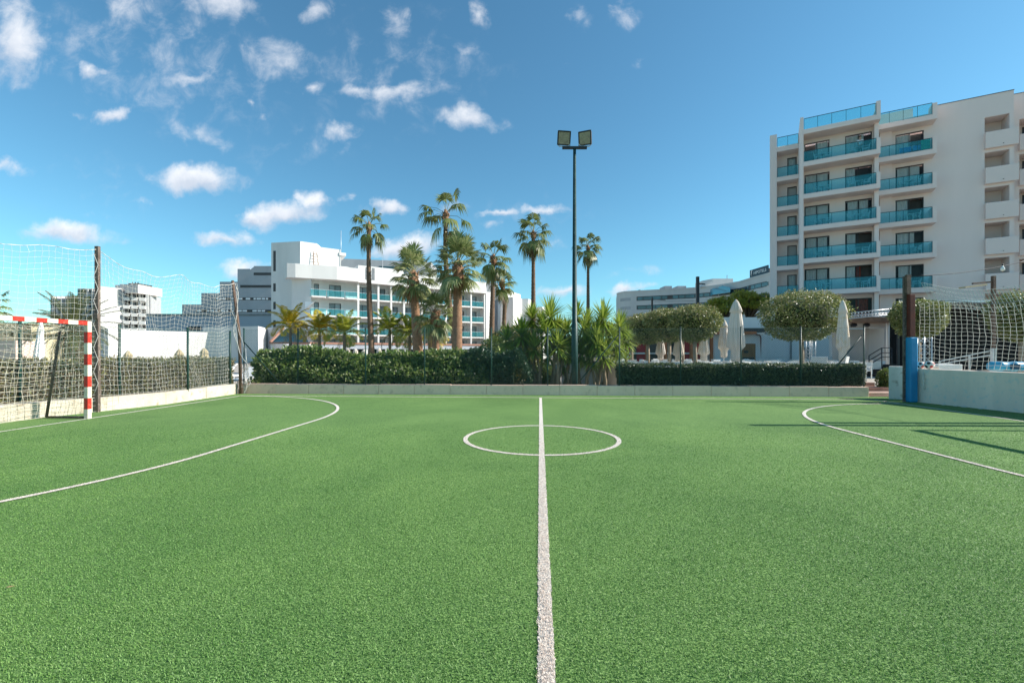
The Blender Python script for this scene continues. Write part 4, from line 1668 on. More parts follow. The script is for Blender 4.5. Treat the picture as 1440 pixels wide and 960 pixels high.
bush('background_bush', 'bright green low shrub under the left yuccas beside the dark bush', 'bush', (gx(765, 19), 19, .0), .55, .5, .45, 2500, .09, 'bush_leaf', 13)
bush('background_bush', 'pale green loose bush right of the small palm, behind the dark bush', 'bush', (gx(698, 20), 20, .0), .9, .8, 1.05, 5000, .10, 'bush_leaf', 14)

# ---------------------------------------------------------------- clipped ball trees on the terrace
def ball_tree(label, px, top, bot, wpx, D, n=9000, seed=1, size=.10, trunk_px=None, bloom=True, group='clipped ball trees on the terrace', flat=.0):
    r = np.random.default_rng(seed)
    zt = CH + (HY - top) / F * D
    zb = CH + (HY - bot) / F * D
    rx = wpx / 2 / F * D
    rz = (zt - zb) / 2
    c = np.array([0, 0, (zt + zb) / 2])
    t = thing('ball_tree', label, 'tree', (gx(px, D), D, 0), group=group)
    d = r.normal(size=(n, 3))
    d /= np.linalg.norm(d, axis=1, keepdims=True)
    rad = 1 - np.abs(r.normal(0, .13, n)) + .085 * vnoise(d, 3, seed) + .055 * vnoise(d, 9, seed + 1)
    e = d.copy()
    e[:, :2] = np.sign(d[:, :2]) * np.abs(d[:, :2]) ** (1 - flat)
    e[:, 2] = np.sign(d[:, 2]) * np.abs(d[:, 2]) ** (1 - flat * .8)
    P = e * rad[:, None] * [rx, rx, rz]
    P[:, :2] *= (1.0 + .15 * e[:, 2:3] - .04 * e[:, 2:3] ** 2)
    P = P + c
    st_ = r.random(n) < .035
    P[st_] = (P[st_] - c) * r.uniform(1.03, 1.14, (int(st_.sum()), 1)) + c
    gap = vnoise(P, 3.4, seed + 7) + vnoise(P, 8, seed + 8) > -1.35
    P, d = P[gap], d[gap]
    V, Fc = leaves(P, size, .5, d, .6)
    cr = link_mesh('crown', V, Fc, 'topiary_leaf', t)
    if bloom:
        f = (d[:, 2] > .45) & (r.random(len(d)) < .35)
        V, Fc = leaves(P[f] + d[f] * .05, size * .8, .4, d[f], 1.2)
        link_mesh('dry_blossom', V, Fc, 'topiary_bloom', cr)
    q = MB()
    q.tube([(0, 0, -.05), (.02, 0, zb * .6), (0, 0, zb + rz * .25)], [.13, .105, .10], 10)
    for i in range(7):
        a = i * .9 + r.uniform(-.2, .2)
        e1 = Vector((math.cos(a) * rx * .35, math.sin(a) * rx * .35, zb + rz * .75))
        e2 = Vector((math.cos(a) * rx * .72, math.sin(a) * rx * .72, zb + rz * (1.0 + .5 * r.random())))
        q.tube([(0, 0, zb + .05), e1, e2], [.06, .045, .015], 6)
    q.build('trunk', 'topiary_bark', t)
    q = MB()
    q.lathe([(.02, zb + rz * .35)] + [(math.sin(a) * rx * .66, zb + rz - math.cos(a) * rz * .62) for a in np.linspace(.5, 2.7, 7)] + [(.01, zb + rz * 1.64)], 12)
    q.build('inner_core', 'dark_core', t)  # dark solid core added inside the crown
    return t


ball_tree('big round clipped tree standing alone on the terrace in front of the beige tower', 1127, 411, 481, 100, 22, 15000, 71, .10, flat=.15)
ball_tree('ball tree at the right end of the row, nearest the largest folded parasol', 977, 430, 481, 72, 24, 9000, 72, .11)
ball_tree('ball tree, second from the right in the row beside the yuccas', 941, 434, 481, 68, 27, 8000, 73, .12)
ball_tree('ball tree in the row beside the yuccas, third from the right', 911, 440, 484, 62, 29, 7000, 74, .12)
ball_tree('ball tree at the left end of the row, half behind the yuccas', 888, 446, 486, 48, 31, 5000, 75, .12)
ball_tree('ball tree peeking out behind the others in the row, furthest back', 960, 436, 478, 52, 33, 5000, 76, .13)
ball_tree('light green clipped tree right behind the dark red and blue post', 1291, 421, 474, 64, 20, 10000, 77, .09, bloom=False, flat=.1)
ball_tree('light green clipped tree at the right edge of the photo behind the ball net', 1437, 411, 478, 72, 17.5, 12000, 78, .08, bloom=False, flat=.1)


def pine(label, px, top, bot, wpx, D, n, seed, lm='pine_leaf'):
    r = np.random.default_rng(seed)
    zt = CH + (HY - top) / F * D
    zb = CH + (HY - bot) / F * D
    rx = wpx / 2 / F * D
    t = thing('pine_tree', label, 'tree', (gx(px, D), D, 0))
    P, N = [], []
    q = MB()
    q.tube([(0, 0, -.1), (.2, 0, zb * .6), (0, 0, zb)], [.3, .24, .2], 8)
    for i in range(26):
        a = r.uniform(0, 6.28)
        rr = rx * r.uniform(.1, .92)
        zc = zb + (zt - zb) * r.uniform(.25, .8) * (1 - .35 * (rr / rx) ** 2)
        c = np.array([math.cos(a) * rr, math.sin(a) * rr, zc])
        cr_ = rx * r.uniform(.16, .30)
        d = r.normal(size=(n // 26, 3))
        d /= np.linalg.norm(d, axis=1, keepdims=True)
        P.append(c + d * (cr_ * r.uniform(.6, 1.05, (len(d), 1))) * [1, 1, .55])
        N.append(d)
        q.tube([(0, 0, zb * .9), tuple(c * [.5, .5, 1] - [0, 0, cr_ * .4]), tuple(c)], [.12, .07, .02], 5)
    q.build('trunk', 'trunk_brown', t)
    V, Fc = leaves(np.concatenate(P), .26 * D / 45, .28, np.concatenate(N), .9)
    link_mesh('crown', V, Fc, lm, t)
    return t


pine('broad yellow green pine behind the folded parasols, against the long curved hotel', 1052, 404, 446, 72, 48, 9000, 81)
pine('lower dark olive pine left of the broad one, beside the curved hotel', 1016, 414, 447, 58, 50, 7000, 82)
# ---------------------------------------------------------------- buildings
def wall_openings(q, x0, x1, z0, z1, y0, y1, ops):
    """wall box between y0 and y1 with rectangular holes ops=[(xa,xb,za,zb)]"""
    xs = sorted({x0, x1, *[v for o in ops for v in o[:2] if x0 < v < x1]})
    for a, b in zip(xs[:-1], xs[1:]):
        cols = sorted([(o[2], o[3]) for o in ops if o[0] < (a + b) / 2 < o[1]])
        z = z0
        for za, zb in cols:
            if za > z:
                q.box(a, b, y0, y1, z, za)
            z = max(z, zb)
        if z < z1:
            q.box(a, b, y0, y1, z, z1)


def door(parent, xa, xb, za, zb, y, curt=(0, 0), red=False, open_=0.0, room=.6, nm='balcony_door', fr=.06, leaves_=2, label=None):
    """sliding door set in a hole: frame with panes, curtains and a shallow recess coloured dark for the unlit room behind"""
    q = MB()
    w = xb - xa
    q.box(xa, xa + fr, y, y + .08, za, zb)
    q.box(xb - fr, xb, y, y + .08, za, zb)
    q.box(xa + fr, xb - fr, y, y + .08, zb - fr, zb)
    q.box(xa + fr, xb - fr, y, y + .08, za, za + fr * .7)
    if leaves_ == 2:
        q.box((xa + xb) / 2 - fr * .45, (xa + xb) / 2 + fr * .45, y + .01, y + .07, za, zb)
    d = q.build(nm, 'frame_dark', parent)
    if label:
        d['label'] = label
    if w < .1:
        return d
    q = MB()
    pa, pb = xa + fr, xb - fr
    if open_ > 0:
        pb = (xa + xb) / 2
    q.box(pa, pb, y + .035, y + .041, za + fr * .7, zb - fr)
    q.build('pane', 'door_glass', d)
    q = MB()
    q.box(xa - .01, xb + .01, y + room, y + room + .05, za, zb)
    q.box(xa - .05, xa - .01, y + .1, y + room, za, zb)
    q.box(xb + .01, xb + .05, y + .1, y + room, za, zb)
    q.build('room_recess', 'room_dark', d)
    for (a, b) in curt:
        if b - a < .05:
            continue
        q = MB()
        n = 14
        vs, fs = [], []
        for i in range(n + 1):
            x = xa + fr + (w - 2 * fr) * (a + (b - a) * i / n)
            yy_ = y + .12 + .03 * math.sin(i * 1.9)
            vs += [(x, yy_, za + .05), (x, yy_, zb - .08)]
        for i in range(n):
            fs.append((2 * i, 2 * i + 2, 2 * i + 3, 2 * i + 1))
        q.add(vs, fs)
        q.build('curtain', 'curtain_red' if red else 'curtain', d)
    return d


def glass_rail(parent, x0, x1, y, z0, h=1.0, m='rail_glass', n=4, ends=(), nm='glass_railing', d=1.2, railm='dark_metal'):
    q = MB()
    q.box(x0, x1, y - .005, y + .005, z0 + .03, z0 + h - .04)
    for s in ends:
        x = x0 if s < 0 else x1
        q.box(x - .005, x + .005, y + .02, y + d, z0 + .03, z0 + h - .04)
    g_ = q.build(nm, m, parent)
    q = MB()
    q.box(x0, x1, y - .02, y + .02, z0 + h - .04, z0 + h)
    for i in range(n + 1):
        x = x0 + (x1 - x0) * i / n
        q.box(x - .015, x + .015, y + .012, y + .032, z0, z0 + h - .04)
    for s in ends:
        x = x0 if s < 0 else x1
        q.box(x - .02, x + .02, y + .02, y + d, z0 + h - .04, z0 + h)
    q.build('handrail', railm, g_)
    return g_


# ===== beige hotel tower on the right
TO = Vector((26.1, 40.7, 0))
TA = R(-30)
tw = thing('hotel_tower', 'tall beige hotel tower with teal glass balconies on the right', 'building', TO, TA)
ZF = [3.6, 6.5, 9.4, 12.3, 15.2, 18.1, 21.0]
q = MB()
W1 = [(.30, 2.2), (3.35, 5.25)]
W2 = [(7.2, 9.1)]
W0 = [(-1.0, -.2)]
SB = .42      # slab edge height


def dz(f):
    return (ZF[f] + SB, ZF[f] + 2.58)


ops1 = [(a, b, *dz(f)) for f in range(6) for a, b in W1]
wall_openings(q, .15, 5.3, 0, 22.0, 1.5, 1.75, ops1)
ops2 = [(a, b, *dz(f)) for f in range(6) for a, b in W2]
wall_openings(q, 5.6, 9.7, 0, 22.0, 3.5, 3.75, ops2)
ops0 = [(a, b, *dz(f)) for f in range(6) for a, b in W0]
wall_openings(q, -1.9, -.1, 0, 22.0, 4.3, 4.5, ops0)
# blank wall with loggias
opl = [(12.9, 14.35, ZF[f] + 1.35, ZF[f] + 2.65) for f in range(6)]
wall_openings(q, 9.7, 14.6, 0, 22.55, 3.5, 3.8, opl)
oplr = [(15.5, 17.6, ZF[f] + 1.35, ZF[f] + 2.65) for f in range(6)]
wall_openings(q, 14.6, 30, 0, 22.9, 5.3, 5.6, oplr)
q.box(14.35, 14.6, 3.8, 5.3, 0, 22.55)
for f in range(6):      # inside of the loggias
    z0, z1 = ZF[f] + .9, ZF[f] + 2.65
    q.box(12.7, 14.35, 5.0, 5.1, z0, z1)
    q.box(12.7, 12.9, 3.8, 5.0, z0, z1)
    q.box(12.7, 14.35, 3.8, 5.0, z1, z1 + .1)
    q.box(15.3, 17.8, 6.9, 7.0, z0, z1)
    q.box(15.3, 15.5, 5.6, 6.9, z0, z1)
    q.box(15.3, 17.8, 5.6, 6.9, z1, z1 + .1)
# fins and end walls
q.box(-2.5, -1.9, 3.0, 4.6, 0, 22.75)
q.box(-.1, .15, 0.0, 4.5, 0, 22.55)
q.box(5.3, 5.6, .75, 3.75, 0, 22.0)
q.box(5.32, 5.6, 0.0, .75, 21.0, 22.55)
q.box(9.4, 9.7, 2.3, 3.5, 21.0, 22.35)
q.box(6.05, 6.9, 3.2, 3.5, 0, 21.0)
q.build('wall', 'beige_stucco', tw)
q = MB()
q.box(-2.5, 9.7, 4.6, 14, 0, 21.9)
q.box(9.7, 30, 5.8 + 1.3, 16, 0, 22.3)
q.build('rear_block', 'beige_stucco', tw)
q = MB()      # thin metal coping
q.box(9.7, 14.62, 3.46, 3.84, 22.55, 22.60)
q.box(14.62, 30, 5.26, 5.64, 22.90, 22.95)
q.build('coping', 'grey_metal', tw)

chairs_spec = []
fl_names = ['ground', 'first', 'second', 'third', 'fourth', 'fifth', 'roof']
for f in range(1, 7):
    top = f == 6
    for (x0, x1, yf, yb, ups) in ((.15, 5.32, 0, 1.5, 5.32), (5.6, 9.4, 2.3, 3.5, 9.4), (-1.9, -.1, 3.0, 4.3, None)):
        q = MB()
        z = ZF[f]
        q.box(x0, x1, yf, yb, z, z + .39)
        q.box(x0, x1, yf, yf + .12, z + .39, z + SB)
        if ups and not top:
            q.box(ups, ups + .26, yf - .01, min(yb, .75) if ups < 6 else yb, z, z + SB + .95)
        b = q.build('balcony', 'beige_stucco', tw, bevel=.012)
        glass_rail(b, x0 + .04, x1 - .02, yf + .06, z + SB, .95 if not top else 1.0,
                   'rail_glass' if not top else 'rail_glass_pale', n=5 if x1 - x0 > 4 else (4 if x1 - x0 > 2 else 2))
crt = {  # curtain extents per (floor, opening)
    (5, 0): [(.45, .98)], (5, 1): [(.02, .72)], (5, 2): [(.02, .55)],
    (4, 0): [(.03, .97)], (4, 1): [(.02, .38)], (4, 2): [(.05, .9)],
    (3, 0): [(.02, .98)], (3, 1): [(.08, .5), (.55, .9)], (3, 2): [(.04, .45)],
    (2, 0): [(.05, .5), (.55, .95)], (2, 1): [(.05, .4)], (2, 2): [(.05, .7)],
    (1, 0): [(.05, .48), (.52, .95)], (1, 1): [(.04, .38)], (1, 2): [(.1, .6)],
    (0, 0): [(.1, .5)], (0, 1): [(.4, .9)], (0, 2): [(.1, .9)]}
for f in range(0, 6):
    for k, (a, b) in enumerate(W1 + W2):
        y = 1.6 if k < 2 else 3.6
        op = .5 if (f, k) in ((3, 2), (2, 1), (1, 1)) else 0
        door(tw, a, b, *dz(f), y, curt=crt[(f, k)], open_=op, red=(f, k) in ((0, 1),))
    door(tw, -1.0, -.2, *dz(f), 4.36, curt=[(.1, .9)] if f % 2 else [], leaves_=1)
# red curtain of the open first-floor door
q = MB()
for i in range(6):
    q.cyl((4.2 + .055 * i, 1.9, ZF[1] + SB + .02), (4.2 + .055 * i, 1.9, ZF[1] + 2.5), .04, n=6)
q.build('red_curtain', 'curtain_red', tw)
for f in range(1, 6):     # solid parapets of the loggias
    q = MB()
    z = ZF[f]
    q.box(12.88, 14.8, 3.2, 3.5, z, z + 1.33)
    b = q.build('loggia_parapet', 'beige_stucco', tw, bevel=.02)
    q = MB()
    q.cyl((13.9, 3.22, z + .22), (13.9, 3.12, z + .21), .025, n=6)
    q.build('drain_spout', 'dark_metal', b)
    q = MB()
    q.box(15.45, 18.2, 5.05, 5.3, z, z + 1.33)
    q.build('loggia_parapet', 'beige_stucco', tw, bevel=.02)
    for xx, y in ((16.2, 6.86),):
        q = MB()
        q.box(xx, xx + .9, y, y + .03, z + .95, z + 2.5)
        q.build('loggia_door', 'frame_dark', tw)
q = MB()      # roof penthouse seen through the roof glass
q.box(2.6, 9.0, 6.5, 12, 21.9, 24.0)
q.build('roof_penthouse', 'beige_stucco', tw)
q = MB()
for x in np.arange(-1.9, 0, .3):
    q.cyl((5.45, .9, 18.5), (5.45, .9, 18.5), .01, n=4)
wl = MB()
wl.box(5.62, 5.72, .55, .65, 18.95, 19.1)
wl.build('wall_lamp', 'white_plastic', tw)


def TP(x, y, z):
    """tower local -> world"""
    c, s = math.cos(TA), math.sin(TA)
    return Vector((TO.x + x * c - y * s, TO.y + x * s + y * c, z))


# ===== white hotel in the middle left
HO = Vector((-31, 70, 0))
HA = math.atan2(18, 25.5)
wh = thing('white_hotel', 'long white four storey hotel with columns and teal glass balconies behind the palms', 'building', HO, HA)
HZ = [1.2, 4.1, 7.0, 9.95]
colx = [7.09, 10.44, 12.65, 14.96, 18.3, 20.7, 23.1, 25.7, 28.4, 31.4]
q = MB()
ops = []
doors = []
for f in (0, 1, 2, 3):
    za, zb = HZ[f] + .25, HZ[f] + 2.35
    doors.append((.6, 1.35, za, zb, f, 0))
    doors.append((2.9, 4.75, za, zb, f, 1))
    for i in range(len(colx) - 1):
        w = colx[i + 1] - colx[i]
        doors.append((colx[i] + .25, colx[i] + .25 + min(1.9, w * .66), za, zb, f, 2 + i))
ops = [d[:4] for d in doors]
wall_openings(q, 0, 31.6, 0, 12.8, 1.6, 1.85, ops)
q.box(-.3, 0, 0.5, 1.85, 0, 12.8)
q.build('wall', 'white_stucco', wh)
for d in doors:
    r_ = random.random()
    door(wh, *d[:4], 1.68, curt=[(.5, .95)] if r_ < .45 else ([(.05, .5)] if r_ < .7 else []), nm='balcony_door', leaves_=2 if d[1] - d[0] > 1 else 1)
for f in (0, 1, 2, 3):
    q = MB()
    z = HZ[f]
    # left balconies stick out in three soft bays
    for a, b in ((-.35, 2.1), (2.15, 4.9), (4.95, 7.0)):
        pts = [(a, 1.6), (a, .15), (a + .25, -.25), (b - .25, -.35), (b, .1), (b, 1.6)]
        q.prism(pts, z, z + .22)
    b = q.build('balcony', 'white_stucco', wh, bevel=.02)
    for a, b2 in ((-.3, 2.1), (2.15, 4.9), (4.95, 6.95)):
        glass_rail(b, a + .05, b2 - .05, -.12, z + .22, 1.05, 'rail_glass_pale', n=3, railm='light_metal')
    for i in range(len(colx) - 1):
        q = MB()
        q.box(colx[i] + .16, colx[i + 1] - .16, .05, 1.6, z, z + .24)
        b = q.build('balcony', 'white_stucco', wh)
        glass_rail(b, colx[i] + .18, colx[i + 1] - .18, .12, z + .24, 1.0, 'rail_glass_pale', n=2, railm='light_metal')
        q = MB()
        q.box(colx[i + 1] - .05, colx[i + 1] + .05, .3, 1.6, z + .24, z + 2.9)
        q.build('dividing_wall', 'white_stucco', wh)
for x in colx:
    q = MB()
    q.box(x - .15, x + .15, 0, .3, 0, 12.8)
    q.build('column', 'white_stucco', wh)
q = MB()
q.prism([(-3.4, 3), (-3.4, .9), (-2.3, .35), (.0, -.1), (3.5, -.95), (6.9, -1.0), (6.9, 1.9), (0, 3)], 12.8, 14.95)
q.box(6.9, 31.6, -.4, 1.9, 12.8, 14.95)
q.prism([(6.92, -.42), (14.7, -.42), (14.7, 1.6), (6.92, 1.6)], 14.95, 15.6)
q.box(31.6, 31.9, -.1, 1.9, 0, 13)
q.build('roof_parapet', 'white_stucco', wh, bevel=.03)
q = MB()
q.box(8.15, 8.6, -.45, -.41, 13.4, 15.4)
q.box(9.2, 9.65, -.45, -.41, 13.4, 15.4)
q.build('parapet_louvre', 'grey_metal', wh)
q = MB()
q.box(31.9, 34.3, 1.2, 12, 0, 13.4)
q.box(-.3, 31.6, 1.9, 12, 0, 13.6)
q.build('rear_block', 'white_stucco', wh)
q = MB()
c35, s35 = math.cos(-HA), math.sin(-HA)


def HL(x, y):      # world -> hotel local
    dx, dy = x - HO.x, y - HO.y
    return (dx * c35 - dy * s35, dx * s35 + dy * c35)


q.prism([HL(-34.5, 70.7), HL(-31.1, 70.0), HL(-32.5, 72.5), HL(-35, 73)], 0, 12.8)
q.build('curved_wall', 'white_stucco', wh)
q = MB()
C_ = (-34.1, 72.7)
q.prism([HL(-39.3, 73.7), HL(*C_), HL(-32.1, 74.2), HL(-33.0, 80), HL(-41, 81)], 0, 19.25)
q.build('stair_tower', 'white_stucco', wh)
q = MB()
q.prism([HL(-32.1, 74.6), HL(-29.1, 76.7), HL(-32, 82), HL(-34.5, 80)], 12, 18.8)
q.prism([HL(-29.8, 76.2), HL(-28.0, 77.4), HL(-30.6, 81), HL(-32, 80)], 12, 16.0)
q.prism([HL(-29.2, 76.4), HL(-28.3, 77.0), HL(-30.6, 81), HL(-32, 80)], 17.8, 18.3)
q.build('roof_block', 'white_stucco', wh)
for z0, z1 in ((14.6, 17.9), (11.3, 12.6), (8.4, 9.6), (5.4, 6.6), (2.8, 3.8)):
    q = MB()
    a = Vector((-38.9, 73.6))
    q.prism([HL(a.x, a.y - .02), HL(a.x + .42, a.y - .09), HL(a.x + .42, a.y + .1), HL(a.x, a.y + .1)], z0, z1)
    q.build('slit_window', 'frame_dark', wh)
# white triangular fins down the blank wall's corner
for z in (8.1, 5.7, 3.4, 1.1):
    q = MB()
    p0, p1 = Vector((-31.9, 69.6)), Vector((-30.4, 69.3))
    a, b = HL(p0.x, p0.y), HL(p1.x, p1.y)
    a2, b2 = HL(p0.x, p0.y + .25), HL(p1.x, p1.y + .25)
    q.add([(*a, z), (*a, z + 1.1), (*b, z + 1.0), (*a2, z), (*a2, z + 1.1), (*b2, z + 1.0)], [(0, 2, 1), (3, 4, 5), (0, 1, 4, 3), (1, 2, 5, 4), (2, 0, 3, 5)])
    q.build('shade_fin', 'sign_white', wh)
q = MB()
q.prism([HL(gx(476, 104), 104), HL(gx(606, 108), 108), HL(gx(606, 108), 116), HL(gx(476, 104), 114)], 0, CH + (HY - 363.5) / F * 104)
q.prism([HL(gx(606, 106), 106), HL(gx(700, 112), 112), HL(gx(700, 112), 118), HL(gx(606, 106), 116)], 0, CH + (HY - 392) / F * 106)
q.build('rear_grey_wing', 'grey_stucco', wh)
q = MB()
q.prism([HL(gx(532, 105), 105.4), HL(gx(576, 106), 106.8), HL(gx(576, 106), 107.2), HL(gx(532, 105), 106)], CH + (HY - 378) / F * 105.5, CH + (HY - 374) / F * 105.5)
q.build('ribbon_window', 'ribbon_glass', wh)
# rooftop ladder of brick-coloured scaffold and aerials
q = MB()
b0 = HL(-32.6, 73.9)
for dx in (0, .9):
    q.beam((b0[0] + dx, b0[1] - .6, 15.0), (b0[0] + dx * .5, b0[1] - .3, 17.9), .07, .07)
for k in range(6):
    q.beam((b0[0], b0[1] - .58 + .05 * k, 15.2 + .45 * k), (b0[0] + .85 - .08 * k, b0[1] - .58 + .05 * k, 15.2 + .45 * k), .05, .05)
q.build('roof_ladder', 'trunk_red', wh)
q = MB()
q.cyl((*HL(-29.0, 76.6), 16), (*HL(-29.0, 76.6), 22), .04, n=5)
q.cyl((*HL(-23.5, 82), 13), (*HL(-23.5, 82), 18.2), .04, n=5)
q.lathe([(.02, 15.0), (.35, 15.1), (.3, 15.35), (.02, 15.5)], 10, (*HL(-23.5, 82), 0))
q.build('aerial', 'light_metal', wh)
# covered terrace along the hotel's foot
q = MB()
q.box(-3, 34, -6.5, -.6, 2.55, 2.85)
q.build('terrace_roof', 'terracotta', wh)
q = MB()
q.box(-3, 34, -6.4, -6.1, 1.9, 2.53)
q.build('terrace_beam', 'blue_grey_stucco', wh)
q = MB()
for x in np.arange(-2.6, 34, 3.0):
    q.box(x, x + .25, -6.35, -6.1, 0, 1.9)
q.build('terrace_pillar', 'white_stucco', wh)
q = MB()
q.box(-3, 34, -1.2, -.9, 0, 2.5)
q.build('terrace_glazing', 'ribbon_glass', wh)

# glass-roofed canopy left of the white hotel
t = thing('glass_canopy', 'sloping canopy with teal glass roof and terracotta edge left of the white hotel', 'canopy', (gx(400, 58), 58, 0))
q = MB()
p = [W(383, 481, 57), W(434, 481, 56), W(425, 462, 60), W(402, 462, 60)]
q.add([v for v in p] + [v - Vector((0, 0, .12)) for v in p], [(0, 1, 2, 3), (7, 6, 5, 4), (0, 4, 5, 1), (1, 5, 6, 2), (2, 6, 7, 3), (3, 7, 4, 0)])
q.build('glass_roof', 'ribbon_glass', t, world=True)
q = MB()
q.beam(W(379, 482, 56.9), W(437, 482, 55.9), .25, .22)
q.beam(W(380, 481, 57), W(399, 461, 60), .2, .25)
q.build('roof_edge', 'terracotta', t, world=True)
q = MB()
for px in (382, 408, 434):
    p = W(px, 483, 57)
    q.box(p.x - .12, p.x + .12, 57, 57.25, 0, p.z)
q.build('canopy_post', 'white_stucco', t, world=True)

# ===== grey terraced hotel block further left
def px_box(q, xa, xb, D0, D1, ztop, z0=0):
    q.box(gx(xa, D0), gx(xb, D0), D0, D1, z0, ztop)


gb = thing('grey_hotel', 'grey stepped hotel block with dark ribbon windows, left of the white hotel', 'building', (gx(320, 100), 100, 0))
q = MB()


def zt(y, D):
    return CH + (HY - y) / F * D


D = 100
steps = [(256, 283, 428), (283, 309, 412), (309, 334, 396)]
for a, b, y in steps:
    px_box(q, a, b, D, D + 14, zt(y, D))
# sloping shoulder and main block
xa, xb, xc = gx(334, D), gx(357, D), gx(384, D)
q.add([(xa, D, 0), (xb, D, 0), (xb, D, zt(375, D)), (xa, D, zt(394, D)), (xa, D + 14, 0), (xb, D + 14, 0), (xb, D + 14, zt(375, D)), (xa, D + 14, zt(394, D))],
      [(0, 1, 2, 3), (7, 6, 5, 4), (3, 2, 6, 7), (0, 3, 7, 4), (1, 5, 6, 2)])
px_box(q, 357, 384, D, D + 14, zt(374, D))
q.build('wall', 'grey_stucco', gb, world=True)
q = MB()
px_box(q, 334, 352, D + 6, D + 13, zt(378, D + 6))
q.build('roof_block', 'grey_stucco', gb, world=True)
for (xa, xb, y) in ((357, 382, 385), (338, 382, 402.5), (303, 382, 420), (276, 382, 437)):
    q = MB()
    q.box(gx(xa, D), gx(xb, D), D - .06, D + .05, zt(y + 1.9, D), zt(y - 1.7, D))
    w_ = q.build('ribbon_window', 'frame_dark', gb, world=True)
    q = MB()
    x = xa + 1.5
    while x < xb - 4:
        l = random.choice([3, 4.5, 6])
        q.box(gx(x, D), gx(min(x + l, xb - 1), D), D - .09, D - .065, zt(y + 1.2, D), zt(y - 1.0, D))
        x += l + random.choice([1.2, 1.2, 5, 8])
    if q.v:
        q.build('window_blind', 'sign_white' if y > 410 else 'frame_dark', w_, world=True)
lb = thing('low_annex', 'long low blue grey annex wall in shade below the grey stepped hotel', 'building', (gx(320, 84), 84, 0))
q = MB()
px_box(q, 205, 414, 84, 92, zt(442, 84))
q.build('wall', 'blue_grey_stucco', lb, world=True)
q = MB()
q.box(gx(205, 84), gx(414, 84), 83.9, 84, zt(442, 84) - .25, zt(442, 84) + .1)
q.build('coping', 'grey_metal', lb, world=True)
q = MB()
q.box(gx(382, 84), gx(410, 84), 83.8, 83.95, zt(461, 84), zt(456, 84))
q.box(gx(266, 84), gx(283, 84), 83.8, 83.95, zt(464, 84), zt(459, 84))
q.build('window', 'frame_dark', lb, world=True)

t = thing('white_pavilion', 'low grey building with a white cube end wall, left of the yellow palms', 'building', (gx(330, 60), 60, 0))
q = MB()
q.prism([(gx(285, 62), 62), (gx(363, 60), 60), (gx(376.5, 66), 66), (gx(300, 69), 69)], 0, zt(458.5, 60))
q.build('wall', 'white_stucco', t, world=True)
q = MB()
q.prism([(gx(376.5, 65), 65), (gx(398, 63), 63), (gx(414, 70), 70), (gx(390, 72), 72)], 0, zt(460, 64))
q.build('annex_wall', 'blue_grey_stucco', t, world=True)

t = thing('white_garden_wall', 'broad plain white wall with a slanted right end beyond the pool on the left', 'wall', (gx(220, 42), 42, 0))
q = MB()
D = 42
D1, D2 = 37, 47
zw = zt(464, 40)
q.add([(gx(152, D1), D1, 0), (gx(284, D2), D2, 0), (gx(292, D2), D2, zt(467, D2)), (gx(152, D1), D1, zt(463, D1)), (gx(152, D1) - .4, D1, 0), (gx(284, D2) - .4, D2, 0), (gx(292, D2) - .4, D2, zt(467, D2)), (gx(152, D1) - .4, D1, zt(463, D1))],
      [(0, 1, 2, 3), (7, 6, 5, 4), (3, 2, 6, 7), (0, 3, 7, 4), (1, 5, 6, 2), (0, 4, 5, 1)])
q.build('wall_panel', 'matte_white', t, world=True)
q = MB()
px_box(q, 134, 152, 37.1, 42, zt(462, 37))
q.build('shaded_return', 'blue_grey_stucco', t, world=True)  # shade on this white wall's return is put into its blue grey colour

# ===== white tower far left
ft = thing('distant_hotel', 'distant white hotel tower with stacked balconies and a grey glass wing, far left', 'building', (gx(170, 130), 130, 0))
D = 130
q = MB()
q.prism([(gx(139, 126), 126), (gx(171, 131), 131), (gx(178, 142), 142), (gx(146, 141), 141)], 0, zt(403.5, 128))
q.build('blank_wall', 'matte_white', ft, world=True)
FP = Vector((gx(171, 131), 131))


def turn(q, a=R(20)):
    c, s = math.cos(a), math.sin(a)
    q.v = [(FP.x + x * c - y * s, FP.y + x * s + y * c, z) for x, y, z in q.v]


q = MB()
xa, xb = 0.05, 6.3
fr_ops = []
bw = (xb - xa - .7) / 3
zz = [zt(y, D) for y in (416, 427.5, 438.5, 449.5, 460)]
for z in zz:
    for k in range(3):
        fr_ops.append((xa + .6 + k * bw, xa + .6 + k * bw + bw - .4, z - 1.15 + .9, z + 1.35))
wall_openings(q, xa, xb, 0, zt(411, D), 0, .5, fr_ops)
turn(q)
q.build('balcony_wall', 'matte_white', ft, world=True)
q = MB()
q.box(xa, xb, 1.7, 10, 0, zt(412, D))
turn(q)
q.build('rear_wall', 'grey_stucco', ft, world=True)
for z in zz:
    for k in range(3):
        x0_ = xa + .6 + k * bw
        q = MB()
        q.box(x0_, x0_ + bw - .4, -.7, -.01, z - 1.2, z - .25)
        turn(q)
        q.build('balcony', 'white_stucco', ft, world=True)
        q = MB()
        q.box(x0_ + .2, x0_ + bw * .42, 1.6, 1.68, z - .9, z + 1.1)
        turn(q)
        q.build('window', 'frame_dark', ft, world=True)
q = MB()
q.box(gx(149, D), gx(161, D), D + 3, D + 8, zt(404, D), zt(398.5, D))
q.box(gx(160, D), gx(176, D), D + 2, D + 9, zt(411, D), zt(398, D))
q.box(gx(176, D), gx(194, D), D + 0, D + 9, zt(412, D), zt(400, D))
q.build('penthouse', 'pink_grey_stucco', ft, world=True)
q = MB()
q.box(gx(168, D), gx(183, D), D + 3, D + 8, zt(398, D), zt(396, D))
for x in (170, 174, 178):
    q.cyl((gx(x, D), D + 4, zt(398, D)), (gx(x, D), D + 4, zt(393.5, D)), .12, n=5)
q.build('roof_plant', 'dark_metal', ft, world=True)
q = MB()
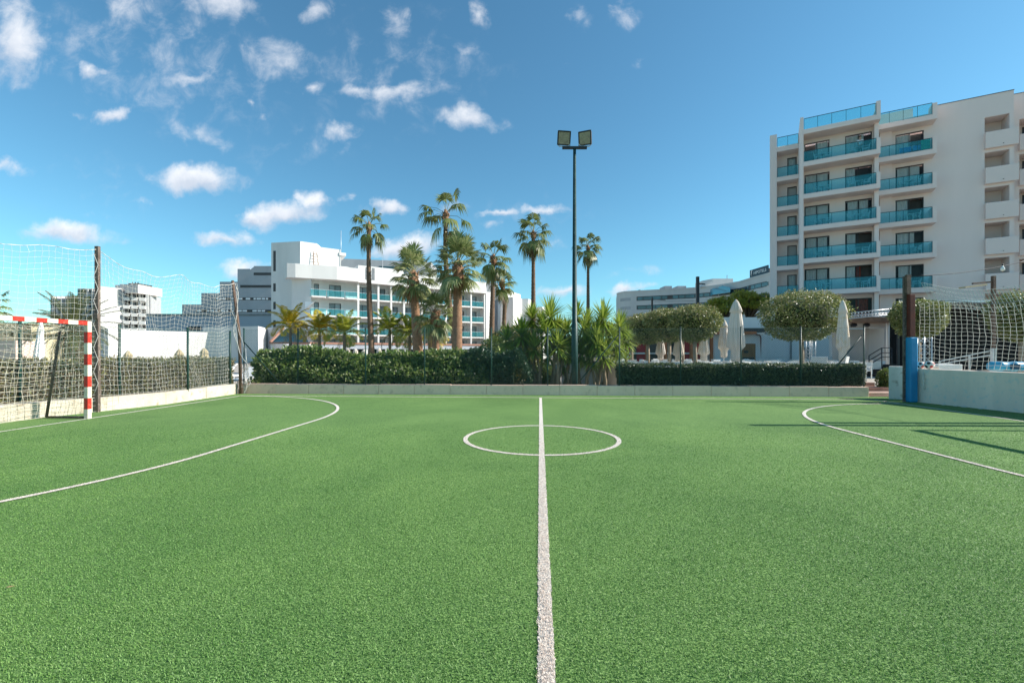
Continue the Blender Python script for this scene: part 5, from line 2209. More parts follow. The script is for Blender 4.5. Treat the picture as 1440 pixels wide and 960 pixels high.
px_box(q, 71, 109, D + 2, D + 14, zt(416, D), 0)
px_box(q, 109, 129, D + 1, D + 14, zt(406, D), 0)
px_box(q, 129, 139, D + 1.5, D + 14, zt(409, D), 0)
q.build('glass_wing', 'ribbon_glass', ft, world=True)
q = MB()
for y in (416, 426, 436, 446):
    px_box(q, 70.5, 109, D + 1.7, D + 2.0, zt(y - .8, D), zt(y + .8, D))
for y in (406, 415, 424, 433, 442):
    px_box(q, 109, 139, D + .7, D + 1.0, zt(y - .8, D), zt(y + .8, D))
for x in np.arange(71, 139, 6.2):
    yt = 416 if x < 109 else 406
    q.box(gx(x, D) - .12, gx(x, D) + .12, D + .5, D + 1.95, 0, zt(yt, D))
q.build('wing_grid', 'pale_render', ft, world=True)

t = thing('tan_house', 'low tan and pinkish house at the left edge behind the striped crossbar', 'building', (gx(5, 48), 48, 0))
q = MB()
D = 48
ops = [(gx(6, D), gx(10, D), zt(474, D), zt(467, D)), (gx(11, D), gx(19, D), zt(474, D), zt(467, D)), (gx(-12, D), gx(-2, D), zt(474, D), zt(467, D))]
wall_openings(q, gx(-60, D), gx(27, D), 0, zt(455, D), D, D + .3, ops)
q.box(gx(-60, D), gx(27, D), D + 1.2, D + 6, 0, zt(456, D))
q.build('wall', 'tan_stucco', t, world=True)
q = MB()
px_box(q, -60, 22, D - 3, D - .05, zt(479, D - 3))
q.build('lower_terrace', 'pink_stucco', t, world=True)
q = MB()
px_box(q, -61, 28, D - .3, D + 6.2, zt(454, D), zt(455.2, D))
px_box(q, 34, 53, D + 1, D + 6, zt(466, D), zt(468, D))
q.build('roof_edge', 'straw', t, world=True)
q = MB()
px_box(q, 34, 52, D + 1.5, D + 6, zt(482, D), 0)
q.build('side_wall', 'tan_stucco', t, world=True)

# ===== beige and white blocks between the white hotel and the yuccas
t = thing('stepped_villa_block', 'cluster of beige and white stepped blocks just right of the white hotel', 'building', (gx(725, 96), 96, 0))
q = MB()
px_box(q, 704, 721.5, 95, 104, zt(418, 95))
q.build('beige_wall', 'pink_grey_stucco', t, world=True)
q = MB()
q.prism([(gx(721.6, 95), 95), (gx(734, 99), 99), (gx(734, 110), 110), (gx(721.6, 106), 106)], 0, zt(417, 95))
q.build('white_wall', 'white_stucco', t, world=True)
q = MB()
q.prism([(gx(734, 96.5), 99), (gx(743.2, 99), 99.1), (gx(753, 106), 106), (gx(745, 110), 110)], 0, zt(420, 99))
q.build('white_wall', 'white_stucco', t, world=True)
q = MB()
q.prism([(gx(753, 98), 99), (gx(763, 97), 97), (gx(772, 103), 103), (gx(758, 108), 108)], 0, zt(431, 97))
q.build('white_wall', 'white_stucco', t, world=True)
q = MB()
q.prism([(gx(700, 106), 106), (gx(712, 102), 102), (gx(732, 110), 110), (gx(712, 116), 116)], 0, zt(411, 106))
q.build('white_wall', 'white_stucco', t, world=True)

# ===== long curved hotel behind the terrace, right of centre
ch = thing('curved_hotel', 'long pale curved hotel with ribbon windows behind the ball trees', 'building', (gx(960, 130), 130, 0))
fr_ = [(867.5, 413.5), (871, 412), (878, 410.7), (890, 410), (944, 407), (976, 405.3), (1010, 401.5), (1040, 396.6), (1055, 392), (1081, 385), (1110, 377)]
ZR = 19.6
pts = []
for px, y in fr_:
    D = (ZR - CH) * F / (HY - y)
    pts.append((gx(px, D), D))


def run(q, z0, z1, o0, o1, i0=0, i1=None, f0=0.0, f1=1.0):
    i1 = i1 if i1 is not None else len(pts) - 1
    for i in range(i0, i1):
        a, b = Vector(pts[i]), Vector(pts[i + 1])
        if i == i0:
            a = a.lerp(b, f0)
        if i == i1 - 1:
            b = Vector(pts[i]).lerp(b, f1)
        d = (b - a).normalized()
        n = Vector((d.y, -d.x))
        p = [a + n * o1, b + n * o1, b + n * o0, a + n * o0]
        q.prism([(v.x, v.y) for v in p], z0, z1)


q = MB()
q.prism([tuple(v) for v in pts] + [(pts[-1][0] + 30, pts[-1][1] + 30), (pts[3][0] + 8, pts[3][1] + 22), (pts[0][0] + 3, pts[0][1] + 14)], 0, ZR)
q.build('wall', 'pale_render', ch, world=True)
q = MB()
run(q, ZR - .15, ZR + .25, -.3, .12)
q.build('coping', 'pale_render', ch, world=True)
for zc in (17.4, 14.75, 12.1, 9.4, 6.7):
    for i0, i1, f0, f1 in ((3, 6, .1, 1), (6, 9, .05, .9)):
        q = MB()
        run(q, zc - .62, zc + .62, -.1, .05, i0, i1, f0, f1)
        w_ = q.build('ribbon_window', 'frame_dark', ch, world=True)
        q = MB()
        q2 = MB()
        k = 0
        for i in range(i0, i1):
            a, b = Vector(pts[i]), Vector(pts[i + 1])
            d = (b - a)
            L = d.length
            d.normalize()
            n = Vector((d.y, -d.x))
            x = .4 if i > i0 else L * f0 + .3
            end = L * (f1 if i == i1 - 1 else 1)
            while x < end - 1.6:
                w1 = random.choice([1.5, 2.4])
                p = [a + d * x + n * .09, a + d * (x + w1) + n * .09, a + d * (x + w1) + n * .052, a + d * x + n * .052]
                q.prism([(v.x, v.y) for v in p], zc - .48, zc + .42)
                x += w1 + .22
        if q.v:
            q.build('pane', 'ribbon_glass', w_, world=True)
for z in (16.9, 14.3, 11.6):
    q = MB()
    a, b = Vector(pts[1]), Vector(pts[3])
    run(q, z, z + .9, -.05, .04, 1, 3, .2, .75)
    q.build('end_balcony', 'grey_stucco', ch, world=True)
q = MB()
for xa, xb, D, ya, yb in ((932, 945, 140, 402, 408), (950, 965, 138, 402, 408)):
    q.prism([(gx(xa + 3, D), D), (gx(xb, D), D), (gx(xb, D), D + 5), (gx(xa + 3, D), D + 5)], ZR, zt(ya, D))
    q.prism([(gx(xa, D + 1), D + .2), (gx(xa + 3, D), D + .2), (gx(xa + 3, D), D + 4), (gx(xa, D + 1), D + 4)], ZR, zt(ya + 2, D))
q.build('roof_unit', 'grey_stucco', ch, world=True)
q = MB()
D = 134
q.prism([(gx(995, D), D + 4), (gx(1002, D), D), (gx(1031, D), D), (gx(1031, D), D + 9), (gx(995, D), D + 9)], ZR, zt(391.8, D))
q.build('roof_block', 'pale_render', ch, world=True)
q = MB()
D = 121
xs = [gx(p, D) for p in (1001, 1008, 1015, 1027)]
ys = [zt(y, D) for y in (405.5, 404, 402.5, 405)]
vs = [(gx(1002, 122.6), 122.6, 17.0), (gx(1027, 117.5), 117.5, 17.0), (gx(1027, 117.5), 117.5, zt(404.5, 117.5)), (gx(1016, 119.6), 119.6, zt(401.5, 119.6)), (gx(1009, 121), 121, zt(404.5, 121)), (gx(1002, 122.6), 122.6, zt(405.5, 122.6))]
q.add(vs + [(v[0] + 1.0, v[1] + 5, v[2]) for v in vs], [(0, 1, 2, 3, 4, 5), (11, 10, 9, 8, 7, 6), (0, 6, 7, 1), (1, 7, 8, 2), (2, 8, 9, 3), (3, 9, 10, 4), (4, 10, 11, 5), (5, 11, 6, 0)])
q.build('glass_atrium', 'skylight', ch, world=True)
q = MB()
D = 126
c = Vector((gx(1006, D), D, ZR))
n = 12
vs = []
for s in (0, 6):
    for i in range(n + 1):
        a = math.pi * i / n
        vs.append((c.x + 3.8 * math.cos(a), c.y + s, ZR + 1.5 * math.sin(a)))
fs = [(i, i + 1, n + 2 + i, n + 1 + i) for i in range(n)] + [tuple(range(n + 1)), tuple(range(2 * n + 1, n, -1))]
q.add(vs, fs)
q.build('vaulted_roof', 'pale_render', ch, world=True)
q = MB()
q.cyl((gx(1027, 134), 136, ZR), (gx(1027, 134), 136, zt(385, 134)), .08, n=5)
q.cyl((gx(902, 136), 138, ZR), (gx(902, 136), 138, zt(406.5, 136)), .4, n=6)
q.build('aerial', 'dark_metal', ch, world=True)

# rooftop sign
a, b = Vector(pts[8]), Vector(pts[9])
d = (b - a)
L = d.length * .98
d.normalize()
ang = math.atan2(d.y, d.x)
t = thing('rooftop_sign', 'dark blue rooftop sign with white lettering HIPOTELS on the curved hotel', 'sign', (a.x, a.y, ZR + .26), ang)
q = MB()
q.box(0, L, -.12, .12, .0, 1.82)
q.build('board', 'sign_blue', t)
q = MB()
for x in (.6, L / 2, L - .6):
    q.box(x - .06, x + .06, .12, .8, 0, 1.2)
q.build('strut', 'dark_metal', t)


def text_mesh(name, body, size, m, parent, M, extrude=.02, shear=0.0, sx=1.0):
    cu = bpy.data.curves.new(name, 'FONT')
    cu.body = body
    cu.size = size
    cu.extrude = extrude
    cu.shear = shear
    cu.align_x = 'LEFT'
    ob = bpy.data.objects.new(name, cu)
    COL.objects.link(ob)
    dg = bpy.context.evaluated_depsgraph_get()
    me = bpy.data.meshes.new_from_object(ob.evaluated_get(dg))
    bpy.data.objects.remove(ob)
    me.name = name
    w = max(v.co.x for v in me.vertices)
    me.transform(Matrix.Diagonal((sx, 1, 1, 1)))
    me.transform(M)
    me.materials.clear()
    me.materials.append(MATS[m])
    o = bpy.data.objects.new(name, me)
    COL.objects.link(o)
    o.parent = parent
    return o, w


M = Matrix.Translation((1.55, -.15, .52)) @ Matrix.Rotation(R(90), 4, 'X')
o_, w = text_mesh('lettering', 'HIPOTELS', 1.0, 'sign_white', t, M, .015, sx=1.0)
sx = (L - 2.1) / w
o_.data.transform(Matrix.Translation((1.55, 0, 0)) @ Matrix.Diagonal((sx, 1, 1, 1)) @ Matrix.Translation((-1.55, 0, 0)))
q = MB()      # seahorse-like swash
q.tube([(1.15, -.15, 1.55), (.95, -.15, 1.68), (.72, -.15, 1.5), (.78, -.15, 1.1), (.68, -.15, .7), (.75, -.15, .35), (.95, -.15, .25)], [.03, .09, .11, .13, .12, .07, .02], 6)
q.build('emblem', 'sign_white', t)

# ===== terrace restaurant (low building, D about 38)
rs = thing('terrace_restaurant', 'low terrace restaurant with red wall, white walls and an orange beam', 'building', (gx(1050, 38), 38, 0))
D = 38
q = MB()
px_box(q, 880, 1008, D + 1.6, D + 1.9, zt(466, D))
q.build('red_wall', 'red_wall', rs, world=True)
q = MB()
px_box(q, 1008, 1041.5, D, D + .3, zt(470, D))
px_box(q, 1062.5, 1078, D, D + .3, zt(470, D))
q.box(gx(1041.5, D), gx(1062.5, D), D, D + .3, zt(483, D), zt(470, D))
px_box(q, 1078, 1256, D + .6, D + .9, zt(458, D))
q.build('white_wall', 'white_stucco', rs, world=True)
for xa_, xb_ in ((1005, 1007.8), (880, 884)):
    q = MB()
    px_box(q, xa_, xb_, D + .01, D + 1.55, zt(466, D))
    q.build('wall_pier', 'white_stucco', rs, world=True)
q = MB()
px_box(q, 1000, 1078, D - .8, D + 6, zt(447, D), zt(462, D))
px_box(q, 1078, 1190, D + .2, D + 6, zt(444, D), zt(455, D))
px_box(q, 872, 1000, D + .8, D + 6, zt(452, D), zt(463, D))
q.build('roof_parapet', 'white_stucco', rs, world=True)
q = MB()
px_box(q, 1000, 1078, D - .95, D - .8, zt(462, D), zt(466.5, D))
px_box(q, 872, 1000, D + .65, D + .8, zt(463, D), zt(467, D))
q.build('dark_eave', 'frame_dark', rs, world=True)
q = MB()
px_box(q, 1002, 1064, D - .9, D + .0, zt(466.5, D), zt(470.2, D))
q.build('orange_beam', 'orange_beam', rs, world=True)
q = MB()
q.tube([W(1063, 470, D - .15), W(1068.5, 471, D - .12), W(1070, 475, D - .12), W(1070, 505, D - .12)], .055, 8)
q.build('drainpipe', 'oxide_red', rs, world=True)
q = MB()
q.box(gx(1041.5, D), gx(1062.5, D), D - .02, D + .2, 0.02, zt(483, D))
dr = q.build('wooden_door', 'wood_brown', rs, world=True, bevel=.02)
q = MB()
q.box(gx(1044, D), gx(1060, D), D - .04, D - .022, .25, 1.0)
q.box(gx(1046, D), gx(1052, D), D - .05, D - .022, 1.35, 1.55)
q.build('door_panel', 'frame_dark', dr, world=True)
for xa, xb in ((944, 972), (920, 936), (893, 902)):
    q = MB()
    q.box(gx(xa, D), gx(xb, D), D + 1.5, D + 1.62, .02, zt(473, D))
    q.build('dark_doorway', 'room_dark', rs, world=True)  # solid panel; the unlit interior is put into its dark colour
q = MB()
px_box(q, 884, 1006, D + 1.35, D + 1.6, zt(495.5, D), zt(498, D))
q.build('counter_ledge', 'white_plastic', rs, world=True)
for px in (938, 912, 975, 1004):
    q = MB()
    p = gx(px, D)
    q.box(p - .12, p + .12, D + .3, D + .55, 0, zt(466, D))
    q.build('pillar', 'orange_beam', rs, world=True)
q = MB()
px_box(q, 1129, 1138, D + .55, D + .62, zt(488, D), .02)
q.build('side_door', 'grey_metal', rs, world=True)
q = MB()
px_box(q, 1112.5, 1113.5, D + .5, D + .58, zt(475, D), .02)
q.build('downpipe', 'grey_metal', rs, world=True)
# right wing with brown fascia and lamps
D = 30
wing = thing('stage_wing', 'white building wing with a brown fascia board behind the right fence post', 'building', (gx(1220, D), D, 0))
q = MB()
px_box(q, 1170, 1243, D, D + .4, zt(454, D), zt(461.5, D))
px_box(q, 1170, 1243, D + 1.3, D + 1.6, zt(461.5, D))
px_box(q, 1243, 1246, D, D + 1.6, zt(454, D))
q.build('wall', 'white_stucco', wing, world=True)
q = MB()
px_box(q, 1172, 1262, D - .5, D + 3, zt(446.5, D), zt(454, D))
q.build('fascia', 'wood_fascia', wing, world=True)
q = MB()
for px in (1247.5, 1252):
    q.box(gx(px, D) - .05, gx(px, D) + .05, D - .1, D, 0, zt(454, D))
q.build('column', 'white_plastic', wing, world=True)
for px in (1200.5, 1218.5):
    q = MB()
    p = W(px, 457, D - .2)
    M = Matrix.Translation(p) @ Matrix.Rotation(R(-25), 4, 'X')
    q.box(-.15, .15, -.1, .1, -.09, .08, M)
    q.beam(p + Vector((-.13, 0, .05)), p + Vector((0, .05, .22)), .02, .02)
    q.beam(p + Vector((.13, 0, .05)), p + Vector((0, .05, .22)), .02, .02)
    q.build('floodlamp', 'dark_metal', wing, world=True)


def truss(q, a, b, w=.3, r=.022, nz=8):
    a, b = Vector(a), Vector(b)
    d = (b - a).normalized()
    s = d.cross(Vector((0, 1, 0))).normalized()
    f = Vector((0, 1, 0)) - d * d.dot(Vector((0, 1, 0)))
    f.normalize()
    cs = [s * (w / 2) + f * (w / 2), -s * (w / 2) + f * (w / 2), -s * (w / 2) - f * (w / 2), s * (w / 2) - f * (w / 2)]
    for c in cs:
        q.cyl(a + c, b + c, r, n=6)
    for i in range(nz):
        p0, p1 = a.lerp(b, i / nz), a.lerp(b, (i + 1) / nz)
        for k in range(4):
            q.cyl(p0 + cs[k], p1 + cs[(k + 1) % 4], r * .55, n=4)


q = MB()
truss(q, W(1140, 510, 27), W(1140, 478, 27), .34, .025, 6)
tag(q.build('truss_column', 'light_metal'), 'free standing silver truss column on the terrace behind the lone ball tree', 'truss')
q = MB()
truss(q, W(1186, 445, 28), W(1263, 437, 28), .34, .03, 16)
truss(q, W(1186, 448, 30), W(1263, 443, 30), .34, .03, 16)
tag(q.build('roof_truss', 'light_metal'), 'horizontal silver stage truss above the brown fascia', 'truss')
q = MB()
truss(q, (gx(1300, 18), 18, 0), W(1300, 474, 18), .30, .024, 8)
tag(q.build('truss_column', 'light_metal'), 'silver truss column standing right of the blue post, behind the net', 'truss')
# black stage backdrop
st = thing('stage', 'roofed stage with a black cloth backdrop behind the right ball net', 'stage', (gx(1370, 27), 27, 0))
q = MB()
D = 27
n = 60
vs, fs = [], []
xa, xb = gx(1251, D), gx(1560, D)
for i in range(n + 1):
    x = xa + (xb - xa) * i / n
    y = D + .08 * math.sin(i * 1.7)
    vs += [(x, y, 0.02), (x, y, zt(434, D))]
for i in range(n):
    fs.append((2 * i, 2 * i + 2, 2 * i + 3, 2 * i + 1))
q.add(vs, fs)
q.build('backdrop', 'black_cloth', st, world=True)  # left end's black also stands in for the shade of an opening
q = MB()
q.box(gx(1262, D) - .05, xb, D - 3.0, D + .3, zt(433, D), zt(430, D))
q.build('stage_roof', 'light_metal', st, world=True)
q = MB()
for px in (1256, 1263, 1274):
    q.box(gx(px, D) - .06, gx(px, D) + .06, D - .4, D - .3, 0, zt(433, D))
for px in (1400,):
    q.box(gx(px, D) - .06, gx(px, D) + .06, D - 3, D - 2.9, 0, zt(433, D))
q.build('stage_post', 'dark_metal', st, world=True)
q = MB()
q.box(gx(1262, D), xb, D - 4, D - .1, 0, .35)
q.build('stage_floor', 'black_cloth', st, world=True)
# steps with handrail at the stage
t = thing('stage_steps', 'dark metal steps with slanted handrails at the left end of the stage', 'steps', (gx(1235, 26), 26, 0))
q = MB()
for i in range(4):
    q.box(gx(1223, 26) + i * .28, gx(1223, 26) + i * .28 + .3, 25.5, 26.6, 0, .18 * (i + 1))
q.build('step_block', 'dark_metal', t, world=True)
q = MB()
for dz_ in (0, -.28, -.52):
    q.tube([W(1222, 500, 25.5) + Vector((0, 0, dz_)), W(1240, 489, 25.5) + Vector((0, 0, dz_)), W(1254, 489, 25.5) + Vector((0, 0, dz_))], .025, 6)
for px in (1222, 1240, 1254):
    p = W(px, 490 if px > 1222 else 500, 25.5)
    q.cyl((p.x, 25.5, 0), p, .025, n=6)
q.build('handrail', 'dark_metal', t, world=True)
t = thing('ramp_rail', 'pale metal ramp handrail slanting up behind the right ball net', 'railing', (gx(1360, 19), 19, 0))
q = MB()
for dy in (0, 6):
    q.beam(W(1321, 508 + dy * .7, 19), W(1398, 492 + dy, 18), .04, .05)
for px, y in ((1322, 508), (1364, 500), (1397, 492)):
    p = W(px, y, 18.6)
    q.box(p.x - .025, p.x + .025, 18.6, 18.65, 0, p.z)
q.build('rail', 'light_metal', t, world=True)
q = MB()
c = W(1320, 514, 15)
q.box(c.x - .2, c.x + .6, 14.8, 15.4, 0, c.z + .05)
tag(q.build('white_bench', 'white_plastic', bevel=.02), 'white slab topped bench behind the right wall near the football', 'bench')

# lamp pole with a wooden arm, and the cable
t = thing('lamp_pole', 'dark square pole with a sideways wooden arm behind the right ball net', 'lamp post', (gx(1397, 15), 15, 0))
q = MB()
p = W(1397, 388, 15)
q.box(-.045, .045, -.045, .045, 1.55, p.z)
q.build('upper_pole', 'rust_metal', t)
q = MB()
q.box(-.06, -.02, -.045, .045, 0, 1.55)
q.box(.02, .06, -.045, .045, 0, 1.55)
q.build('lower_pole', 'light_metal', t)
q = MB()
z = zt(396.5, 15)
q.beam((-.07, 0, z), (-.75, -.05, z - .06), .05, .05)
q.build('bracket', 'rust_metal', t)
q = MB()
q.beam((-.35, -.02, z - .10), (-1.12, -.08, z - .20), .22, .05)
q.build('wooden_arm', 'straw', t)
# cable
q = MB()
a, b = Vector((11.5, 12.86, 3.60)), W(1445, 366, 13.2)
P = []
for i in range(15):
    f = i / 14
    P.append(a.lerp(b, f) - Vector((0, 0, .10 * 4 * f * (1 - f))))
q.tube(P, .010, 4)
ca = q.build('overhead_cable', 'dark_metal')
tag(ca, 'thin sagging overhead cable from the top of the blue padded post to the right edge', 'cable')
c = W(1410, 374.5, 13.0)
t = thing('festoon_bulb', 'tiny round glass bulb hanging on the overhead cable at the right', 'light bulb', c)
q = MB()
q.lathe([(.012, .03), (.018, .0), (.045, -.05), (.05, -.09), (.03, -.13), (.004, -.14)], 10)
q.build('glass_bulb', 'white_plastic', t)
q = MB()
q.cyl((0, 0, .02), (0, 0, .07), .018, n=8)
q.build('lamp_holder', 'dark_metal', t)

# slim poles further back
for (px, y, D, w, lb) in ((981, 389, 45, .13, 'dark square pole rising above the row of ball trees'),
                          (917, 419, 60, .10, 'thin dark pole with a small arm in front of the curved hotel')):
    q = MB()
    t = thing('lighting_pole', lb, 'pole', (gx(px, D), D, 0))
    q.box(-w, w, -w, w, 0, zt(y, D))
    q.build('pole_shaft', 'dark_metal', t)
    q = MB()
    if px == 981:
        q.beam((0, 0, zt(y, D) - .7), (.75, 0, zt(y, D) - .75), .08, .10)
    else:
        q.beam((0, 0, zt(y + 2, D)), (1.8, 0, zt(y + 3, D)), .06, .08)
        q.beam((.3, 0, zt(y + 5, D)), (6, 0, zt(y + 4, D)), .04, .04)
    q.build('side_arm', 'dark_metal', t)

# ---------------------------------------------------------------- terrace floor and steps
q = MB()
q.prism([(gx(872, 16.6), 16.9), (gx(1218, 15.9), 16.2), (16.5, 16.0), (60, 30), (60, 46), (3, 46), (3.2, 17.5)], -.02, .012)
struct('terrace_paving', q, 'terrace_tile')
q = MB()
q.prism([(11.3, 14.4), (12.4, 14.4), (13.2, 18), (11.6, 18)], .01, .03)
struct('path', q, 'brick_paving')
t = thing('garden_steps', 'low brick steps in the gap between the clipped hedge and the white wall', 'steps', (12.0, 15, 0))
for i, (d0, zz_) in enumerate(((14.45, .12), (15.1, .24), (15.8, .36))):
    q = MB()
    q.box(11.42 + .03 * i, 12.5 + .1 * i, d0, d0 + (.7 if i < 2 else 2.2), 0, zz_)
    q.build('step', 'brick_paving' if i != 1 else 'terracotta', t, world=True, bevel=.01)
q = MB()
q.box(-40, 3, 16.9, 66, -.02, .008)
struct('pool_deck', q, 'terrace_tile')

# white screen wall behind the yuccas (curving low wall)
t = thing('garden_wall', 'low cream garden wall with a sloping top behind the yucca stems', 'wall', (gx(840, 19), 19, 0))
q = MB()
a, b = W(790, 503, 20), W(872, 512, 17.2)
for i in range(10):
    p, p1 = a.lerp(b, i / 10), a.lerp(b, (i + 1) / 10)
    vs = [(p.x, p.y, 0), (p1.x, p1.y, 0), (p1.x, p1.y + .25, 0), (p.x, p.y + .25, 0), (p.x, p.y, p.z), (p1.x, p1.y, p1.z), (p1.x, p1.y + .25, p1.z), (p.x, p.y + .25, p.z)]
    q.add(vs, [(3, 2, 1, 0), (4, 5, 6, 7), (0, 1, 5, 4), (1, 2, 6, 5), (2, 3, 7, 6), (3, 0, 4, 7)])
q.build('wall_panel', 'beige_stucco', t, world=True)

# ---------------------------------------------------------------- parasols
def parasol(label, px, ytop, D, ybot=None, cloth='parasol_cloth', h=None, wd=.26, group='folded parasols on the terrace', tilt=0.0, m_pole='white_plastic', seed=1, base=True):
    zt_ = CH + (HY - ytop) / F * D
    t = thing('parasol', label, 'parasol', (gx(px, D), D, 0), group=group)
    if tilt:
        t.rotation_euler = (0, R(tilt), 0)
    q = MB()
    q.cyl((0, 0, 0), (0, 0, zt_ - .05), .022, n=8)
    q.build('pole', m_pole, t)
    if base:
        q = MB()
        q.lathe([(.26, 0), (.26, .05), (.10, .08), (.05, .3), (.03, .32)], 16)
        q.build('base', 'grey_metal', t)
    zb = zt_ - (h or zt_ * .72)
    H = zt_ - zb
    q = MB()
    q.lathe([(.03, zb), (wd * .5, zb + .02), (wd * .60, zb + H * .08), (wd * .55, zb + H * .18), (wd * 1.02, zb + H * .25), (wd * .98, zb + H * .36),
             (wd * .82, zb + H * .55), (wd * .62, zb + H * .76), (wd * .56, zb + H * .79), (wd * .72, zb + H * .80), (wd * .56, zb + H * .87),
             (wd * .30, zb + H * .955), (.02, zt_)], 36, fold=.20, nf=9)
    q.build('canopy', cloth, t)
    return t


parasol('largest folded beige parasol, in front of the white wall right of the ball tree row', 1035, 421, 21, wd=.33, h=2.9)
parasol('folded pale parasol standing just left of the largest one', 1018, 449, 27, wd=.27, h=2.3, cloth='parasol_stained')
parasol('folded parasol in front of the red wall, right of the nearest row trunk', 990, 466, 27, wd=.28, h=1.75, cloth='parasol_stained')
parasol('folded parasol in front of the red wall, between two ball tree trunks in the middle', 954, 470, 28, wd=.28, h=1.65)
parasol('folded parasol in front of the red wall, left of the others there', 929, 472, 30, wd=.27, h=1.6)
parasol('tall folded beige parasol just right of the big lone ball tree', 1185, 422, 20, wd=.22, h=2.75, cloth='parasol_stained')
GR = 'small folded parasols on the hotel terrace seen over the hedge'
for i, px in enumerate([421, 427.5, 435, 452, 461, 475, 489, 500, 512, 533, 559, 673, 684]):
    parasol('tiny folded white parasol showing its tip over the leafy hedge before the white hotel', px, 489 + (i % 3), 50, wd=.34, h=1.5, group=GR, base=False)
GS = 'folded straw coloured parasols by the pool'
for i, (px, yt, D, lb) in enumerate([(96, 493, 27, 'folded straw parasol by the pool, right behind the goal net'),
                                     (252, 494, 27, 'folded straw parasol by the pool, in front of the broad white wall'),
                                     (287, 492, 27, 'folded straw parasol by the pool at the right end of the broad white wall'),
                                     (180, 496, 27, 'folded straw parasol by the pool, just right of the rusty post')]):
    parasol(lb, px, yt - 3, D, wd=.30, h=1.7, cloth='straw', group=GS)
parasol('tall closed white parasol leaning to the right behind the striped goal', 50, 452, 15, wd=.12, h=1.9, cloth='sign_white', tilt=4.5, group='leaning white parasol behind the goal')
t = thing('cypress', 'tiny dark column cypress over the hedge before the white hotel terrace', 'tree', (gx(444, 46), 46, 0))
d_ = rng.normal(size=(900, 3))
d_ /= np.linalg.norm(d_, axis=1, keepdims=True)
V, Fc = leaves(d_ * [.42, .42, 1.15] + [0, 0, 1.15], .16, .4, d_, .7)
link_mesh('crown', V, Fc, 'hedge_leaf', t)
q = MB()
q.lathe([(.1, 0), (.33, .4), (.33, 1.6), (.02, 2.1)], 8)
q.build('trunk', 'dark_core', t)  # wide opaque core added to fill the crown

# ---------------------------------------------------------------- chairs, tables, loungers
def make_chair(label, m='white_plastic', group=None):
    t = thing('terrace_chair', label, 'chair', group=group)
    q = MB()
    q.box(-.25, .25, -.24, .22, .42, .46)
    q.build('seat', m, t, bevel=.012)
    q = MB()
    q.add([(-.24, .20, .46), (.24, .20, .46), (.24, .24, .46), (-.24, .24, .46), (-.25, .28, .88), (.25, .28, .88), (.25, .31, .88), (-.25, .31, .88)],
          [(3, 2, 1, 0), (4, 5, 6, 7), (0, 1, 5, 4), (1, 2, 6, 5), (2, 3, 7, 6), (3, 0, 4, 7)])
    q.build('backrest', m, t, bevel=.012)
    for sx_ in (-1, 1):
        q = MB()
        q.box(sx_ * .26 - .025, sx_ * .26 + .025, -.24, .27, .64, .67)
        q.build('armrest', m, t)
        for sy in (-.22, .22):
            q = MB()
            q.beam((sx_ * .25, sy * 1.06, 0), (sx_ * .25, sy, .655), .035, .035)
            q.build('leg', m, t)
    return t


def make_table(label, group=None, cloth=True):
    t = thing('terrace_table', label, 'table', group=group)
    q = MB()
    q.box(-.42, .42, -.42, .42, .71, .74)
    q.build('tabletop', 'white_plastic', t, bevel=.01)
    q = MB()
    q.cyl((0, 0, .03), (0, 0, .71), .035, n=8)
    q.build('pedestal', 'grey_metal', t)
    q = MB()
    q.lathe([(.26, 0), (.25, .03), (.03, .05)], 14)
    q.build('foot', 'grey_metal', t)
    return t


GC = 'white chairs on the terrace'
GT = 'white tables on the terrace'
CHL = 'white resin armchair among the crowded terrace tables behind the clipped hedge'
TBL = 'square white table on the terrace behind the clipped hedge'
proto_c = make_chair(CHL, group=GC)
proto_t = make_table(TBL, group=GT)


def kids(o):
    return [x for x in COL.objects if x.parent == o]


KC = kids(proto_c)
KT = kids(proto_t)
used = {'c': False, 't': False}


def place(proto, ks, key, loc, rz, label=None, group=None, z=0.0):
    if not used[key]:
        used[key] = True
        o = proto
    else:
        o = proto.copy()
        COL.objects.link(o)
        for k in ks:
            c = k.copy()
            COL.objects.link(c)
            c.parent = o
    o.location = (loc[0], loc[1], z)
    o.rotation_euler = (0, 0, rz)
    if label:
        o['label'] = label
    if group:
        o['group'] = group
    return o


rr_ = np.random.default_rng(91)
for row, D in enumerate((18.6, 21.0, 23.8, 27.0, 30.5, 34.0)):
    x = gx(884, D)
    xe = gx(1208 if row < 2 else 1240, D)
    while x < xe - .5:
        px = CX + x / D * F
        skip = any(abs(px - p) < w for p, w in ((1127, 10),)) and row in (0, 1) or (row == 1 and abs(px - 1035) < 16)
        if not skip:
            dy = rr_.uniform(-.25, .25)
            place(proto_t, KT, 't', (x, D + dy), rr_.uniform(-.1, .1), z=.013)
            for (ox, oy, a) in ((0, -.68, math.pi), (0, .68, 0), (-.68, 0, math.pi / 2), (.68, 0, -math.pi / 2)):
                if rr_.random() < .86:
                    place(proto_c, KC, 'c', (x + ox + rr_.uniform(-.06, .06), D + dy + oy + rr_.uniform(-.05, .05)), a + rr_.uniform(-.25, .25), z=.013)
        x += 2.25 + rr_.uniform(-.15, .25)
GN = 'white chairs at the steps'
for x, y, a, z, lb in ((11.55, 17.0, 2.6, .37, 'white resin armchair at the top of the brick steps, nearest the clipped hedge'),
                       (12.5, 17.3, -2.4, .37, 'white resin armchair at the top of the brick steps, beside the white wall'),
                       (12.1, 18.5, .3, .013, 'white resin armchair just behind the pair at the top of the steps')):
    place(proto_c, KC, 'c', (x, y), a, lb, GN, z)

